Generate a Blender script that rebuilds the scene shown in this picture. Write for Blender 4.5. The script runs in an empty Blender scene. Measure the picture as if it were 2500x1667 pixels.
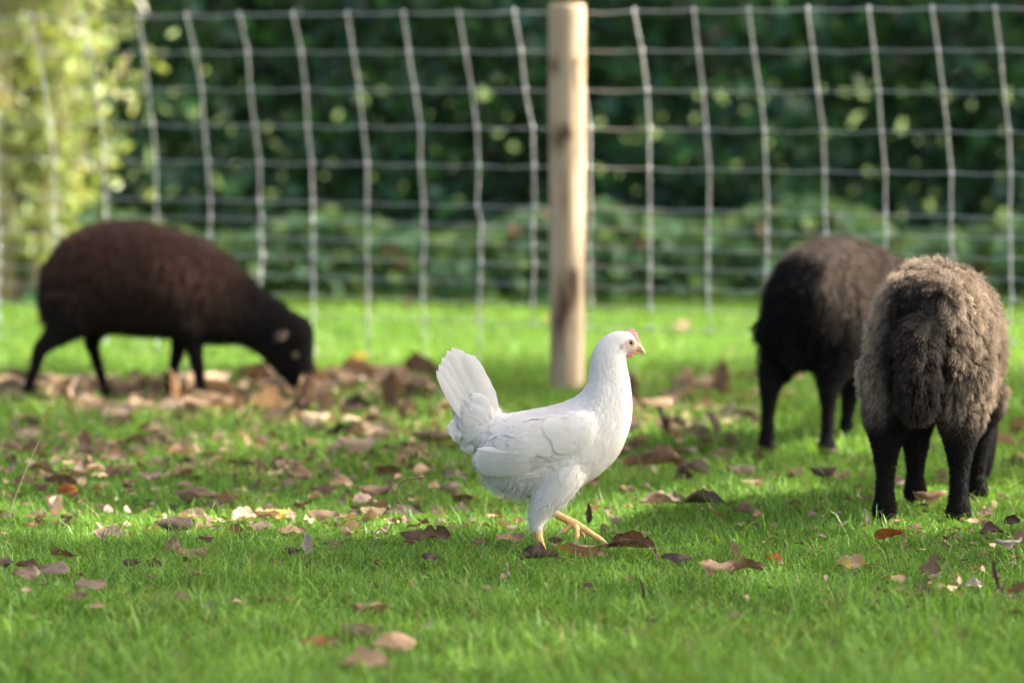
import bpy, bmesh, math, random
import numpy as np
from mathutils import Vector, Matrix
from mathutils.bvhtree import BVHTree

R = math.radians
rng = np.random.default_rng(11)
random.seed(5)
scene = bpy.context.scene
COL = scene.collection

# ------------------------------------------------------------------ camera
F = 9375.0                       # focal length in photo pixels (135 mm on 36 mm, 2500 px)
HC = 0.854                       # camera height
PITCH = math.atan(664.0 / F)
cam_d = bpy.data.cameras.new('camera')
cam_d.lens = 135.0
cam_d.sensor_width = 36.0
cam_d.clip_start = 0.1
cam_d.clip_end = 600.0
cam_d.dof.use_dof = True
cam_d.dof.focus_distance = 6.68
cam_d.dof.aperture_fstop = 2.85
cam_d.dof.aperture_blades = 0
cam = bpy.data.objects.new('camera', cam_d)
COL.objects.link(cam)
cam.location = (0, 0, HC)
cam.rotation_euler = (math.pi / 2 - PITCH, 0, 0)
scene.camera = cam

# ------------------------------------------------------------------ sky, sun, exposure
SUN_EL, SUN_AZ = R(40), R(10)    # azimuth from +X towards +Y
S = Vector((math.cos(SUN_EL) * math.cos(SUN_AZ), math.cos(SUN_EL) * math.sin(SUN_AZ), math.sin(SUN_EL)))
world = bpy.data.worlds.new('World')
scene.world = world
world.use_nodes = True
wn = world.node_tree
sky = wn.nodes.new('ShaderNodeTexSky')
sky.sky_type = 'NISHITA'
sky.sun_disc = False
sky.sun_elevation = SUN_EL
sky.sun_rotation = math.pi / 2 - SUN_AZ
sky.air_density = 0.35
sky.dust_density = 9.0
sky.ozone_density = 0.3
bg = wn.nodes['Background']
bg.inputs['Strength'].default_value = 0.15
wn.links.new(sky.outputs['Color'], bg.inputs['Color'])
sun_d = bpy.data.lights.new('sun', 'SUN')
sun_d.energy = 3.6
sun_d.angle = R(0.55)
sun_d.color = (1.0, 0.93, 0.80)
sun = bpy.data.objects.new('sun', sun_d)
COL.objects.link(sun)
sun.rotation_euler = S.to_track_quat('Z', 'Y').to_euler()
sun.location = (8, 6, 12)
scene.view_settings.view_transform = 'Standard'
scene.view_settings.look = 'None'
scene.view_settings.exposure = 2.36
scene.view_settings.gamma = 1.0
scene.view_settings.use_curve_mapping = False
scene.render.engine = 'CYCLES'
scene.cycles.use_denoising = True
scene.cycles.max_bounces = 6
scene.cycles.diffuse_bounces = 3
scene.cycles.glossy_bounces = 2
scene.cycles.transmission_bounces = 4
scene.cycles.transparent_max_bounces = 4
scene.cycles.sample_clamp_indirect = 6.0
scene.cycles_curves.shape = 'RIBBONS'

# ------------------------------------------------------------------ projection helpers
_fw = Vector((0, math.cos(PITCH), -math.sin(PITCH)))
_up = Vector((0, math.sin(PITCH), math.cos(PITCH)))
def ray(px, py):
    return Vector((1, 0, 0)) * ((px - 1250) / F) + _up * ((833.5 - py) / F) + _fw
def at(px, py, d):
    r = ray(px, py)
    return Vector((0, 0, HC)) + r * (d / r.y)
def ground(px, py):
    r = ray(px, py)
    return Vector((0, 0, HC)) + r * (-HC / r.z)
def gz(x, y):
    return 0.008 * np.sin(1.7 * x + 0.6 * y + 1.0) + 0.006 * np.sin(3.1 * y - 2.3 * x) + 0.005 * np.sin(5.3 * x + 4.1 * y)
def pixel_of(p):
    v = Vector(p) - Vector((0, 0, HC))
    dep = v.dot(_fw)
    return 1250 + F * v.x / dep, 833.5 - F * v.dot(_up) / dep

# ------------------------------------------------------------------ mesh helpers
def mk(name, verts, faces, mat=None, parent=None, smooth=True):
    me = bpy.data.meshes.new(name)
    me.from_pydata([tuple(v) for v in verts], [], [tuple(f) for f in faces])
    if smooth:
        me.polygons.foreach_set('use_smooth', [True] * len(me.polygons))
    me.update()
    return link(name, me, mat, parent)
def link(name, me, mat=None, parent=None):
    o = bpy.data.objects.new(name, me)
    COL.objects.link(o)
    if mat is not None:
        me.materials.clear()
        for m in (mat if isinstance(mat, (list, tuple)) else [mat]):
            me.materials.append(m)
    if parent is not None:
        o.parent = parent
    return o
def fast_mesh(name, verts, tris, cols=None):
    me = bpy.data.meshes.new(name)
    n, m = len(verts), len(tris)
    me.vertices.add(n)
    me.vertices.foreach_set('co', np.ascontiguousarray(verts, dtype=np.float32).ravel())
    me.loops.add(m * 3)
    me.loops.foreach_set('vertex_index', np.ascontiguousarray(tris, dtype=np.int32).ravel())
    me.polygons.add(m)
    me.polygons.foreach_set('loop_start', np.arange(0, m * 3, 3, dtype=np.int32))
    me.polygons.foreach_set('loop_total', np.full(m, 3, dtype=np.int32))
    me.polygons.foreach_set('use_smooth', np.ones(m, dtype=bool))
    me.update(calc_edges=True)
    if cols is not None:
        a = me.color_attributes.new('col', 'FLOAT_COLOR', 'POINT')
        c = np.ones((n, 4), dtype=np.float32)
        c[:, :3] = cols
        a.data.foreach_set('color', c.ravel())
    return me
def empty(name, loc, rz=0.0, scale=1.0):
    o = bpy.data.objects.new(name, None)
    o.empty_display_size = 0.1
    COL.objects.link(o)
    o.location = loc
    o.rotation_euler = (0, 0, rz)
    o.scale = (scale,) * 3
    return o
def tag(o, label, cat, group=None, kind=None):
    o['label'] = label
    o['category'] = cat
    if group:
        o['group'] = group
    if kind:
        o['kind'] = kind
    return o
def structure(o):
    o['kind'] = 'structure'
    return o
class Geo:
    def __init__(self):
        self.v, self.f = [], []
    def add(self, v, f):
        b = len(self.v)
        self.v += [tuple(p) for p in v]
        self.f += [tuple(i + b for i in q) for q in f]
        return self
def tube(pts, rad, n=8, cap=True, flat=None):
    """swept tube through 3D points with a radius at each"""
    pts = [Vector(p) for p in pts]
    if not hasattr(rad, '__len__'):
        rad = [rad] * len(pts)
    v, f = [], []
    ref = None
    for i, p in enumerate(pts):
        a = pts[max(i - 1, 0)]
        b = pts[min(i + 1, len(pts) - 1)]
        t = (b - a).normalized()
        if ref is None:
            ref = t.orthogonal().normalized()
        ref = (ref - t * ref.dot(t)).normalized()
        bi = t.cross(ref)
        for k in range(n):
            an = 2 * math.pi * k / n
            v.append(p + (ref * math.cos(an) + bi * math.sin(an)) * rad[i])
    for i in range(len(pts) - 1):
        for k in range(n):
            f.append((i * n + k, i * n + (k + 1) % n, (i + 1) * n + (k + 1) % n, (i + 1) * n + k))
    if cap:
        f.append(tuple(range(n - 1, -1, -1)))
        f.append(tuple(range((len(pts) - 1) * n, len(pts) * n)))
    return v, f
def loft(sec, n=20, power=1.0):
    """sec: list of (U, L, w): side-plane points U,L as (x,z) and half width w (along y), optional y offset"""
    v, f = [], []
    for s in sec:
        (ux, uz), (lx, lz), w = s[0], s[1], s[2]
        yo = s[3] if len(s) > 3 else 0.0
        cx, cz = (ux + lx) / 2, (uz + lz) / 2
        hx, hz = (ux - lx) / 2, (uz - lz) / 2
        for k in range(n):
            an = 2 * math.pi * k / n
            c, si = math.cos(an), math.sin(an)
            c2 = math.copysign(abs(c) ** power, c)
            s2 = math.copysign(abs(si) ** power, si)
            v.append((cx + hx * c2, yo + w * s2, cz + hz * c2))
    m = len(sec)
    for i in range(m - 1):
        for k in range(n):
            f.append((i * n + k, i * n + (k + 1) % n, (i + 1) * n + (k + 1) % n, (i + 1) * n + k))
    f.append(tuple(range(n - 1, -1, -1)))
    f.append(tuple(range((m - 1) * n, m * n)))
    return v, f
def ellipsoid(c, r, nu=16, nv=10):
    v, f = [], []
    for j in range(nv + 1):
        ph = math.pi * j / nv
        for i in range(nu):
            th = 2 * math.pi * i / nu
            v.append((c[0] + r[0] * math.sin(ph) * math.cos(th), c[1] + r[1] * math.sin(ph) * math.sin(th), c[2] + r[2] * math.cos(ph)))
    for j in range(nv):
        for i in range(nu):
            f.append((j * nu + i, j * nu + (i + 1) % nu, (j + 1) * nu + (i + 1) % nu, (j + 1) * nu + i))
    return v, f
def smooth_sections(sec, n):
    """resample loft sections with a Catmull-Rom spline"""
    a = np.array([[s[0][0], s[0][1], s[1][0], s[1][1], s[2], (s[3] if len(s) > 3 else 0)] for s in sec], dtype=float)
    m = len(a)
    out = []
    for t in np.linspace(0, m - 1 - 1e-6, n):
        i = int(t)
        u = t - i
        p0, p1, p2, p3 = a[max(i - 1, 0)], a[i], a[min(i + 1, m - 1)], a[min(i + 2, m - 1)]
        p = 0.5 * ((2 * p1) + (-p0 + p2) * u + (2 * p0 - 5 * p1 + 4 * p2 - p3) * u * u + (-p0 + 3 * p1 - 3 * p2 + p3) * u ** 3)
        out.append(((p[0], p[1]), (p[2], p[3]), max(p[4], 1e-4), p[5]))
    return out
def fuse(name, geo, voxel, smooth_it=6, fac=0.5):
    """join overlapping closed shapes into one continuous skin"""
    me = bpy.data.meshes.new(name)
    me.from_pydata(geo.v, [], geo.f)
    bm = bmesh.new()
    bm.from_mesh(me)
    bmesh.ops.recalc_face_normals(bm, faces=bm.faces)
    bm.to_mesh(me)
    bm.free()
    o = bpy.data.objects.new(name, me)
    COL.objects.link(o)
    m = o.modifiers.new('fuse', 'REMESH')
    m.mode = 'VOXEL'
    m.voxel_size = voxel
    s = o.modifiers.new('soft', 'SMOOTH')
    s.iterations = smooth_it
    s.factor = fac
    dg = bpy.context.evaluated_depsgraph_get()
    out = bpy.data.meshes.new_from_object(o.evaluated_get(dg))
    bpy.data.objects.remove(o)
    bpy.data.meshes.remove(me)
    out.polygons.foreach_set('use_smooth', [True] * len(out.polygons))
    out.update()
    out.name = name
    return out
def mesh_arrays(me):
    n = len(me.vertices)
    co = np.empty(n * 3, dtype=np.float32)
    me.vertices.foreach_get('co', co)
    no = np.empty(n * 3, dtype=np.float32)
    me.vertex_normals.foreach_get('vector', no)
    me.calc_loop_triangles()
    t = np.empty(len(me.loop_triangles) * 3, dtype=np.int32)
    me.loop_triangles.foreach_get('vertices', t)
    return co.reshape(-1, 3), no.reshape(-1, 3), t.reshape(-1, 3)
def sample_surface(me, n, rg):
    co, no, tr = mesh_arrays(me)
    a, b, c = co[tr[:, 0]], co[tr[:, 1]], co[tr[:, 2]]
    ar = np.linalg.norm(np.cross(b - a, c - a), axis=1)
    idx = rg.choice(len(tr), n, p=ar / ar.sum())
    u, v = rg.random(n), rg.random(n)
    sw = u + v > 1
    u[sw], v[sw] = 1 - u[sw], 1 - v[sw]
    w = 1 - u - v
    t = tr[idx]
    p = co[t[:, 0]] * w[:, None] + co[t[:, 1]] * u[:, None] + co[t[:, 2]] * v[:, None]
    q = no[t[:, 0]] * w[:, None] + no[t[:, 1]] * u[:, None] + no[t[:, 2]] * v[:, None]
    q /= np.linalg.norm(q, axis=1)[:, None] + 1e-9
    return p, q
def hair(name, pts, rad, cols, mat, parent):
    """pts (N,K,3), rad (N,K), cols (N,K,3)"""
    N, K, _ = pts.shape
    hc = bpy.data.hair_curves.new(name)
    hc.add_curves([K] * N)
    hc.points.foreach_set('position', np.ascontiguousarray(pts, dtype=np.float32).ravel())
    ra = hc.attributes.get('radius') or hc.attributes.new('radius', 'FLOAT', 'POINT')
    ra.data.foreach_set('value', np.ascontiguousarray(rad, dtype=np.float32).ravel())
    ca = hc.attributes.new('col', 'FLOAT_COLOR', 'POINT')
    c4 = np.ones((N, K, 4), dtype=np.float32)
    c4[:, :, :3] = cols
    ca.data.foreach_set('color', c4.ravel())
    hc.materials.append(mat)
    o = bpy.data.objects.new(name, hc)
    COL.objects.link(o)
    o.parent = parent
    return o
def sstep(a, b, x):
    t = np.clip((x - a) / (b - a), 0, 1)
    return t * t * (3 - 2 * t)
def vnoise(p, f, seed=0):
    """cheap smooth pseudo noise on (N,3) in -1..1"""
    r = np.random.default_rng(seed)
    out = np.zeros(len(p))
    for i in range(6):
        d = r.normal(size=3)
        d /= np.linalg.norm(d)
        out += np.sin(p @ d * f * (0.7 + 0.25 * i) + r.random() * 6.28)
    return out / 3.2

# ------------------------------------------------------------------ materials
def new_mat(name):
    m = bpy.data.materials.new(name)
    m.use_nodes = True
    nt = m.node_tree
    nt.nodes.clear()
    out = nt.nodes.new('ShaderNodeOutputMaterial')
    return m, nt, out
def N(nt, t, **kw):
    n = nt.nodes.new(t)
    for k, v in kw.items():
        if k in n.inputs:
            n.inputs[k].default_value = v
        else:
            setattr(n, k, v)
    return n
def ramp(nt, fac, stops):
    r = nt.nodes.new('ShaderNodeValToRGB')
    el = r.color_ramp.elements
    while len(el) < len(stops):
        el.new(0.5)
    for e, (p, c) in zip(el, stops):
        e.position = p
        e.color = (*c, 1)
    nt.links.new(fac, r.inputs['Fac'])
    return r.outputs['Color']
def mixc(nt, fac, a, b, mode='MIX'):
    m = nt.nodes.new('ShaderNodeMix')
    m.data_type = 'RGBA'
    m.blend_type = mode
    for sock, v in ((m.inputs[0], fac), (m.inputs[6], a), (m.inputs[7], b)):
        if hasattr(v, 'is_linked') or hasattr(v, 'links'):
            nt.links.new(v, sock)
        elif isinstance(v, (int, float)):
            sock.default_value = v
        else:
            sock.default_value = (*v, 1)
    return m.outputs[2]
def leafy(name, colour=None, attr=None, trans=0.4, rough=0.45, gloss=0.06, vary=None, tint=(1.15, 1.1, 0.55)):
    """thin leaf: diffuse + translucent + a little sheen; colour from attribute or constant"""
    m, nt, out = new_mat(name)
    L = nt.links
    if attr:
        a = N(nt, 'ShaderNodeAttribute', attribute_name=attr)
        c = a.outputs['Color']
    else:
        rgb = N(nt, 'ShaderNodeRGB')
        rgb.outputs[0].default_value = (*colour, 1)
        c = rgb.outputs[0]
    if vary:
        tc = N(nt, 'ShaderNodeTexCoord')
        no = N(nt, 'ShaderNodeTexNoise', Scale=vary, Detail=4.0)
        L.new(tc.outputs['Object'], no.inputs['Vector'])
        f = ramp(nt, no.outputs['Fac'], [(0.3, (0.55, 0.55, 0.55)), (0.7, (1.35, 1.3, 1.2))])
        c = mixc(nt, 1.0, c, f, 'MULTIPLY')
    d = N(nt, 'ShaderNodeBsdfDiffuse')
    t = N(nt, 'ShaderNodeBsdfTranslucent')
    g = N(nt, 'ShaderNodeBsdfGlossy', Roughness=rough)
    g.inputs['Color'].default_value = (0.9, 0.95, 1.0, 1)
    L.new(c, d.inputs['Color'])
    tcx = mixc(nt, 1.0, c, tint, 'MULTIPLY')
    L.new(tcx, t.inputs['Color'])
    m1 = N(nt, 'ShaderNodeMixShader', Fac=trans)
    L.new(d.outputs[0], m1.inputs[1])
    L.new(t.outputs[0], m1.inputs[2])
    m2 = N(nt, 'ShaderNodeMixShader', Fac=gloss)
    L.new(m1.outputs[0], m2.inputs[1])
    L.new(g.outputs[0], m2.inputs[2])
    L.new(m2.outputs[0], out.inputs['Surface'])
    return m
def plain(name, colour, rough=0.6, metallic=0.0, noise=None, amount=0.3, bump=0.0, bscale=200.0, spec=0.5, sss=0.0):
    m, nt, out = new_mat(name)
    L = nt.links
    p = N(nt, 'ShaderNodeBsdfPrincipled', Roughness=rough, Metallic=metallic)
    p.inputs['Specular IOR Level'].default_value = spec
    p.inputs['Base Color'].default_value = (*colour, 1)
    tc = N(nt, 'ShaderNodeTexCoord')
    if noise:
        no = N(nt, 'ShaderNodeTexNoise', Scale=noise, Detail=5.0)
        L.new(tc.outputs['Object'], no.inputs['Vector'])
        lo = tuple(c * (1 - amount) for c in colour)
        hi = tuple(min(c * (1 + amount), 1) for c in colour)
        L.new(ramp(nt, no.outputs['Fac'], [(0.3, lo), (0.7, hi)]), p.inputs['Base Color'])
    if bump:
        nb = N(nt, 'ShaderNodeTexNoise', Scale=bscale, Detail=3.0)
        L.new(tc.outputs['Object'], nb.inputs['Vector'])
        b = N(nt, 'ShaderNodeBump', Strength=bump, Distance=0.002)
        L.new(nb.outputs['Fac'], b.inputs['Height'])
        L.new(b.outputs[0], p.inputs['Normal'])
    if sss:
        p.inputs['Subsurface Weight'].default_value = sss
        p.inputs['Subsurface Radius'].default_value = (0.01, 0.004, 0.003)
        p.inputs['Subsurface Scale'].default_value = 0.5
    L.new(p.outputs[0], out.inputs['Surface'])
    return m
def attr_mat(name, rough=0.7, spec=0.3, bump=0.0, bscale=300.0, trans=0.0):
    m, nt, out = new_mat(name)
    L = nt.links
    a = N(nt, 'ShaderNodeAttribute', attribute_name='col')
    p = N(nt, 'ShaderNodeBsdfPrincipled', Roughness=rough)
    p.inputs['Specular IOR Level'].default_value = spec
    L.new(a.outputs['Color'], p.inputs['Base Color'])
    if bump:
        tc = N(nt, 'ShaderNodeTexCoord')
        nb = N(nt, 'ShaderNodeTexNoise', Scale=bscale, Detail=3.0)
        L.new(tc.outputs['Object'], nb.inputs['Vector'])
        b = N(nt, 'ShaderNodeBump', Strength=bump, Distance=0.002)
        L.new(nb.outputs['Fac'], b.inputs['Height'])
        L.new(b.outputs[0], p.inputs['Normal'])
    sh = p.outputs[0]
    if trans:
        t = N(nt, 'ShaderNodeBsdfTranslucent')
        L.new(a.outputs['Color'], t.inputs['Color'])
        mx = N(nt, 'ShaderNodeMixShader', Fac=trans)
        L.new(sh, mx.inputs[1])
        L.new(t.outputs[0], mx.inputs[2])
        sh = mx.outputs[0]
    L.new(sh, out.inputs['Surface'])
    return m
def feather_mat(name):
    """white feather with fine slanted barbs (UV: u across, v along)"""
    m, nt, out = new_mat(name)
    L = nt.links
    uv = N(nt, 'ShaderNodeUVMap', uv_map='uv')
    sx = N(nt, 'ShaderNodeSeparateXYZ')
    L.new(uv.outputs[0], sx.inputs[0])
    ab = N(nt, 'ShaderNodeMath', operation='ABSOLUTE')
    L.new(sx.outputs[0], ab.inputs[0])
    mu = N(nt, 'ShaderNodeMath', operation='MULTIPLY_ADD')
    mu.inputs[1].default_value = -0.35
    L.new(ab.outputs[0], mu.inputs[0])
    L.new(sx.outputs[1], mu.inputs[2])
    sc = N(nt, 'ShaderNodeMath', operation='MULTIPLY')
    sc.inputs[1].default_value = 260.0
    L.new(mu.outputs[0], sc.inputs[0])
    si = N(nt, 'ShaderNodeMath', operation='SINE')
    L.new(sc.outputs[0], si.inputs[0])
    bp = N(nt, 'ShaderNodeBump', Strength=0.25, Distance=0.0008)
    L.new(si.outputs[0], bp.inputs['Height'])
    tc = N(nt, 'ShaderNodeTexCoord')
    no = N(nt, 'ShaderNodeTexNoise', Scale=35.0, Detail=4.0)
    L.new(tc.outputs['Object'], no.inputs['Vector'])
    c = ramp(nt, no.outputs['Fac'], [(0.3, (0.81, 0.785, 0.72)), (0.6, (0.86, 0.84, 0.79))])
    n2 = N(nt, 'ShaderNodeTexNoise', Scale=230.0, Detail=2.0)
    L.new(tc.outputs['Object'], n2.inputs['Vector'])
    n3 = N(nt, 'ShaderNodeTexNoise', Scale=24.0, Detail=2.0)
    L.new(tc.outputs['Object'], n3.inputs['Vector'])
    fk = N(nt, 'ShaderNodeMath', operation='MULTIPLY')
    L.new(ramp(nt, n2.outputs['Fac'], [(0.69, (0, 0, 0)), (0.74, (1, 1, 1))]), fk.inputs[0])
    L.new(ramp(nt, n3.outputs['Fac'], [(0.50, (0, 0, 0)), (0.62, (1, 1, 1))]), fk.inputs[1])
    c = mixc(nt, fk.outputs[0], c, (0.16, 0.13, 0.10))
    p = N(nt, 'ShaderNodeBsdfPrincipled', Roughness=0.7)
    p.inputs['Specular IOR Level'].default_value = 0.2
    L.new(c, p.inputs['Base Color'])
    L.new(bp.outputs[0], p.inputs['Normal'])
    t = N(nt, 'ShaderNodeBsdfTranslucent')
    L.new(c, t.inputs['Color'])
    mx = N(nt, 'ShaderNodeMixShader', Fac=0.22)
    L.new(p.outputs[0], mx.inputs[1])
    L.new(t.outputs[0], mx.inputs[2])
    L.new(mx.outputs[0], out.inputs['Surface'])
    return m

# ------------------------------------------------------------------ ground
xs = np.concatenate([[-250, -90, -35, -14, -8], np.arange(-6, 6.01, 0.12), [8, 14, 35, 90, 250]])
ys = np.concatenate([[-250, -90, -30, -10, -3, 0], np.arange(2, 18.01, 0.12), [20, 26, 40, 90, 300]])
GX, GY = np.meshgrid(xs, ys)
gv = np.stack([GX, GY, gz(GX, GY)], -1).reshape(-1, 3)
nx = len(xs)
gi = (np.arange(len(ys) - 1)[:, None] * nx + np.arange(nx - 1)[None, :]).ravel()
gt = np.concatenate([np.stack([gi, gi + 1, gi + nx + 1], 1), np.stack([gi, gi + nx + 1, gi + nx], 1)])
m_soil, nt, out = new_mat('soil and thatch')
tc = N(nt, 'ShaderNodeTexCoord')
n1 = N(nt, 'ShaderNodeTexNoise', Scale=9.0, Detail=8.0, Roughness=0.7)
n2 = N(nt, 'ShaderNodeTexNoise', Scale=1.3, Detail=4.0)
n3 = N(nt, 'ShaderNodeTexNoise', Scale=140.0, Detail=4.0)
for n_ in (n1, n2, n3):
    nt.links.new(tc.outputs['Object'], n_.inputs['Vector'])
soil_c = ramp(nt, n1.outputs['Fac'], [(0.35, (0.035, 0.027, 0.018)), (0.65, (0.09, 0.068, 0.045))])
turf_c = ramp(nt, n3.outputs['Fac'], [(0.3, (0.03, 0.06, 0.012)), (0.7, (0.09, 0.14, 0.035))])
fac = ramp(nt, n2.outputs['Fac'], [(0.25, (0, 0, 0)), (0.5, (1, 1, 1))])
c = mixc(nt, fac, soil_c, turf_c)
p = N(nt, 'ShaderNodeBsdfPrincipled', Roughness=0.95)
p.inputs['Specular IOR Level'].default_value = 0.1
nt.links.new(c, p.inputs['Base Color'])
b = N(nt, 'ShaderNodeBump', Strength=0.8, Distance=0.01)
nt.links.new(n3.outputs['Fac'], b.inputs['Height'])
nt.links.new(b.outputs[0], p.inputs['Normal'])
nt.links.new(p.outputs[0], out.inputs['Surface'])
structure(link('ground', fast_mesh('ground', gv, gt), m_soil))

# bare, trodden places (photo-plane positions on the ground, radii in metres) thin the grass
BARE = [(ground(400, 960), 1.0, 0.34, 0.86), (ground(80, 955), 0.5, 0.34, 0.75), (ground(900, 985), 0.7, 0.22, 0.4),
        (ground(950, 1090), 0.35, 0.30, 0.35), (ground(2430, 1440), 0.22, 0.10, 0.75), (ground(2440, 1350), 0.16, 0.10, 0.5),
        (ground(1650, 1010), 0.22, 0.35, 0.4), (ground(1560, 1000), 0.3, 0.3, 0.35), (ground(1640, 1410), 0.10, 0.05, 0.5),
        (ground(230, 1095), 0.35, 0.22, 0.5), (ground(850, 1200), 0.30, 0.20, 0.5), (ground(540, 1245), 0.22, 0.10, 0.4), (ground(1600, 1150), 0.25, 0.15, 0.45), (ground(620, 1020), 0.3, 0.2, 0.35)]
def bare_amount(x, y):
    r = np.zeros_like(x)
    for g, rx, ry, a in BARE:
        q = ((x - g.x) / rx) ** 2 + ((y - g.y) / ry) ** 2
        r = np.maximum(r, a * np.exp(-q))
    return r

# ------------------------------------------------------------------ grass (nobody could count it)
def grass_points(y0, y1, margin, dens, rg, lo=0.0):
    n = int(dens * (y1 - y0) * 2 * (0.1333 * y1 + margin))
    y = rg.uniform(y0, y1, n)
    x = rg.uniform(-1, 1, n) * (0.1333 * y1 + margin)
    k = np.abs(x) < 0.1333 * y + margin
    if lo:
        k &= np.abs(x) > 0.1333 * y + lo
    x, y = x[k], y[k]
    pt = np.stack([x, y, 0 * x], 1)
    k = rg.random(len(x)) > bare_amount(x, y) + 0.12 * sstep(0.2, 0.9, vnoise(pt, 9.0, 3))
    return x[k], y[k]
parts = []
for y0, y1, mg, dn, wd, lo in ((4.7, 6.0, 0.15, 21000, 0.0027, 0), (6.0, 8.0, 0.2, 30000, 0.0019, 0), (8.0, 10.8, 0.25, 13500, 0.0030, 0),
                               (10.8, 14.6, 0.3, 5200, 0.0036, 0), (4.7, 14.6, 1.6, 1700, 0.0045, 0.15)):
    x, y = grass_points(y0, y1, mg, dn, rng, lo)
    parts.append((x, y, np.full(len(x), wd)))
x = np.concatenate([q[0] for q in parts])
y = np.concatenate([q[1] for q in parts])
wd = np.concatenate([q[2] for q in parts])
n = len(x)
pt = np.stack([x, y, 0 * x], 1)
clump = vnoise(pt, 14.0, 8)
big = vnoise(pt, 3.2, 21)
h = 0.0225 * np.exp(0.36 * rng.normal(size=n)) * (1 + 0.42 * clump + 0.22 * big)
tall = rng.random(n) < 0.018 + 0.05 * sstep(0.5, 1.2, clump)
h[tall] *= rng.uniform(1.4, 2.1, tall.sum())
h *= 1 + 0.8 * sstep(13.2, 14.2, y) + 0.25 * sstep(6.2, 5.2, y)
h = np.clip(h, 0.008, 0.08)
az = rng.uniform(0, 2 * np.pi, n) + 0.0
lean = np.abs(rng.normal(0.85, 0.5, n)) * h
ld = np.stack([np.cos(az), np.sin(az), 0 * az], 1)
wa = az + np.pi / 2 + rng.normal(0, 0.7, n)
wv = np.stack([np.cos(wa), np.sin(wa), 0 * az], 1) * (wd * rng.uniform(0.6, 1.3, n))[:, None] * 0.5
base = np.stack([x, y, gz(x, y) - 0.002], 1)
up = np.array([0, 0, 1.0])
m1 = base + ld * (lean * 0.22)[:, None] + up * (h * 0.5)[:, None]
m2 = base + ld * (lean * 0.62)[:, None] + up * (h * 0.86)[:, None]
tp = base + ld * (lean * 1.15)[:, None] + up * (h * (1.04 - 0.30 * (lean / h)).clip(0.5, 1.1))[:, None]
V = np.stack([base - wv, base + wv, m1 - wv * 0.95, m1 + wv * 0.95, m2 - wv * 0.6, m2 + wv * 0.6, tp], 1)
b0 = np.arange(n)[:, None] * 7
T = np.stack([b0 + np.array([[0, 1, 3]]), b0 + np.array([[0, 3, 2]]), b0 + np.array([[2, 3, 5]]), b0 + np.array([[2, 5, 4]]), b0 + np.array([[4, 5, 6]])], 1).reshape(-1, 3)
if n > 500000:
    raise RuntimeError('too much grass')
g1, g2, g3 = np.array([0.106, 0.242, 0.034]), np.array([0.212, 0.365, 0.066]), np.array([0.34, 0.29, 0.13])
mixv = np.clip(0.45 + 0.28 * rng.normal(size=n) + 0.18 * big, 0, 1)
cc = g1 * (1 - mixv)[:, None] + g2 * mixv[:, None]
dry = rng.random(n) < 0.035 + 0.10 * bare_amount(x, y)
cc[dry] = g3 * rng.uniform(0.5, 1.1, dry.sum())[:, None]
cc *= rng.uniform(0.58, 1.45, n)[:, None]
CC = np.repeat(cc[:, None, :], 7, 1)
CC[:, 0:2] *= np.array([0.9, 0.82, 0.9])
m_grass = leafy('grass blades', attr='col', trans=0.40, rough=0.45, gloss=0.020)
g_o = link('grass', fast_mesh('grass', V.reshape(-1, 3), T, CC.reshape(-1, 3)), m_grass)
tag(g_o, 'short green lawn grass covering the ground', 'grass', kind='stuff')
del V, T, CC, parts

# ------------------------------------------------------------------ leaf clouds
def leaf_cloud(name, cen, nrm, size, cols, aspect=0.62, fold=0.25, rg=rng):
    """many small pointed leaves: cen (n,3), nrm (n,3), size (n), cols (n,3)"""
    n = len(cen)
    nrm = nrm / (np.linalg.norm(nrm, axis=1)[:, None] + 1e-9)
    a = rg.normal(size=(n, 3))
    a -= nrm * (a * nrm).sum(1)[:, None]
    a /= np.linalg.norm(a, axis=1)[:, None]
    b = np.cross(nrm, a)
    L = size[:, None]
    W = L * aspect * 0.5
    k = fold * W
    v = np.stack([cen - a * L * 0.5, cen - a * L * 0.15 + b * W + nrm * k, cen + a * L * 0.22 + b * W * 0.75 + nrm * k * 0.8,
                  cen + a * L * 0.5 - nrm * L * 0.08, cen + a * L * 0.22 - b * W * 0.75 + nrm * k * 0.8, cen - a * L * 0.15 - b * W + nrm * k], 1)
    b0 = np.arange(n)[:, None] * 6
    t = np.stack([b0 + np.array([[0, 1, 2]]), b0 + np.array([[0, 2, 3]]), b0 + np.array([[0, 3, 4]]), b0 + np.array([[0, 4, 5]])], 1).reshape(-1, 3)
    return fast_mesh(name, v.reshape(-1, 3), t, np.repeat(cols, 6, 0))
m_bark = plain('bark', (0.10, 0.075, 0.055), 0.9, noise=18.0, amount=0.5, bump=0.8, bscale=60.0)
m_twig = plain('twig bark', (0.13, 0.09, 0.06), 0.85, noise=40.0, amount=0.4)

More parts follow.
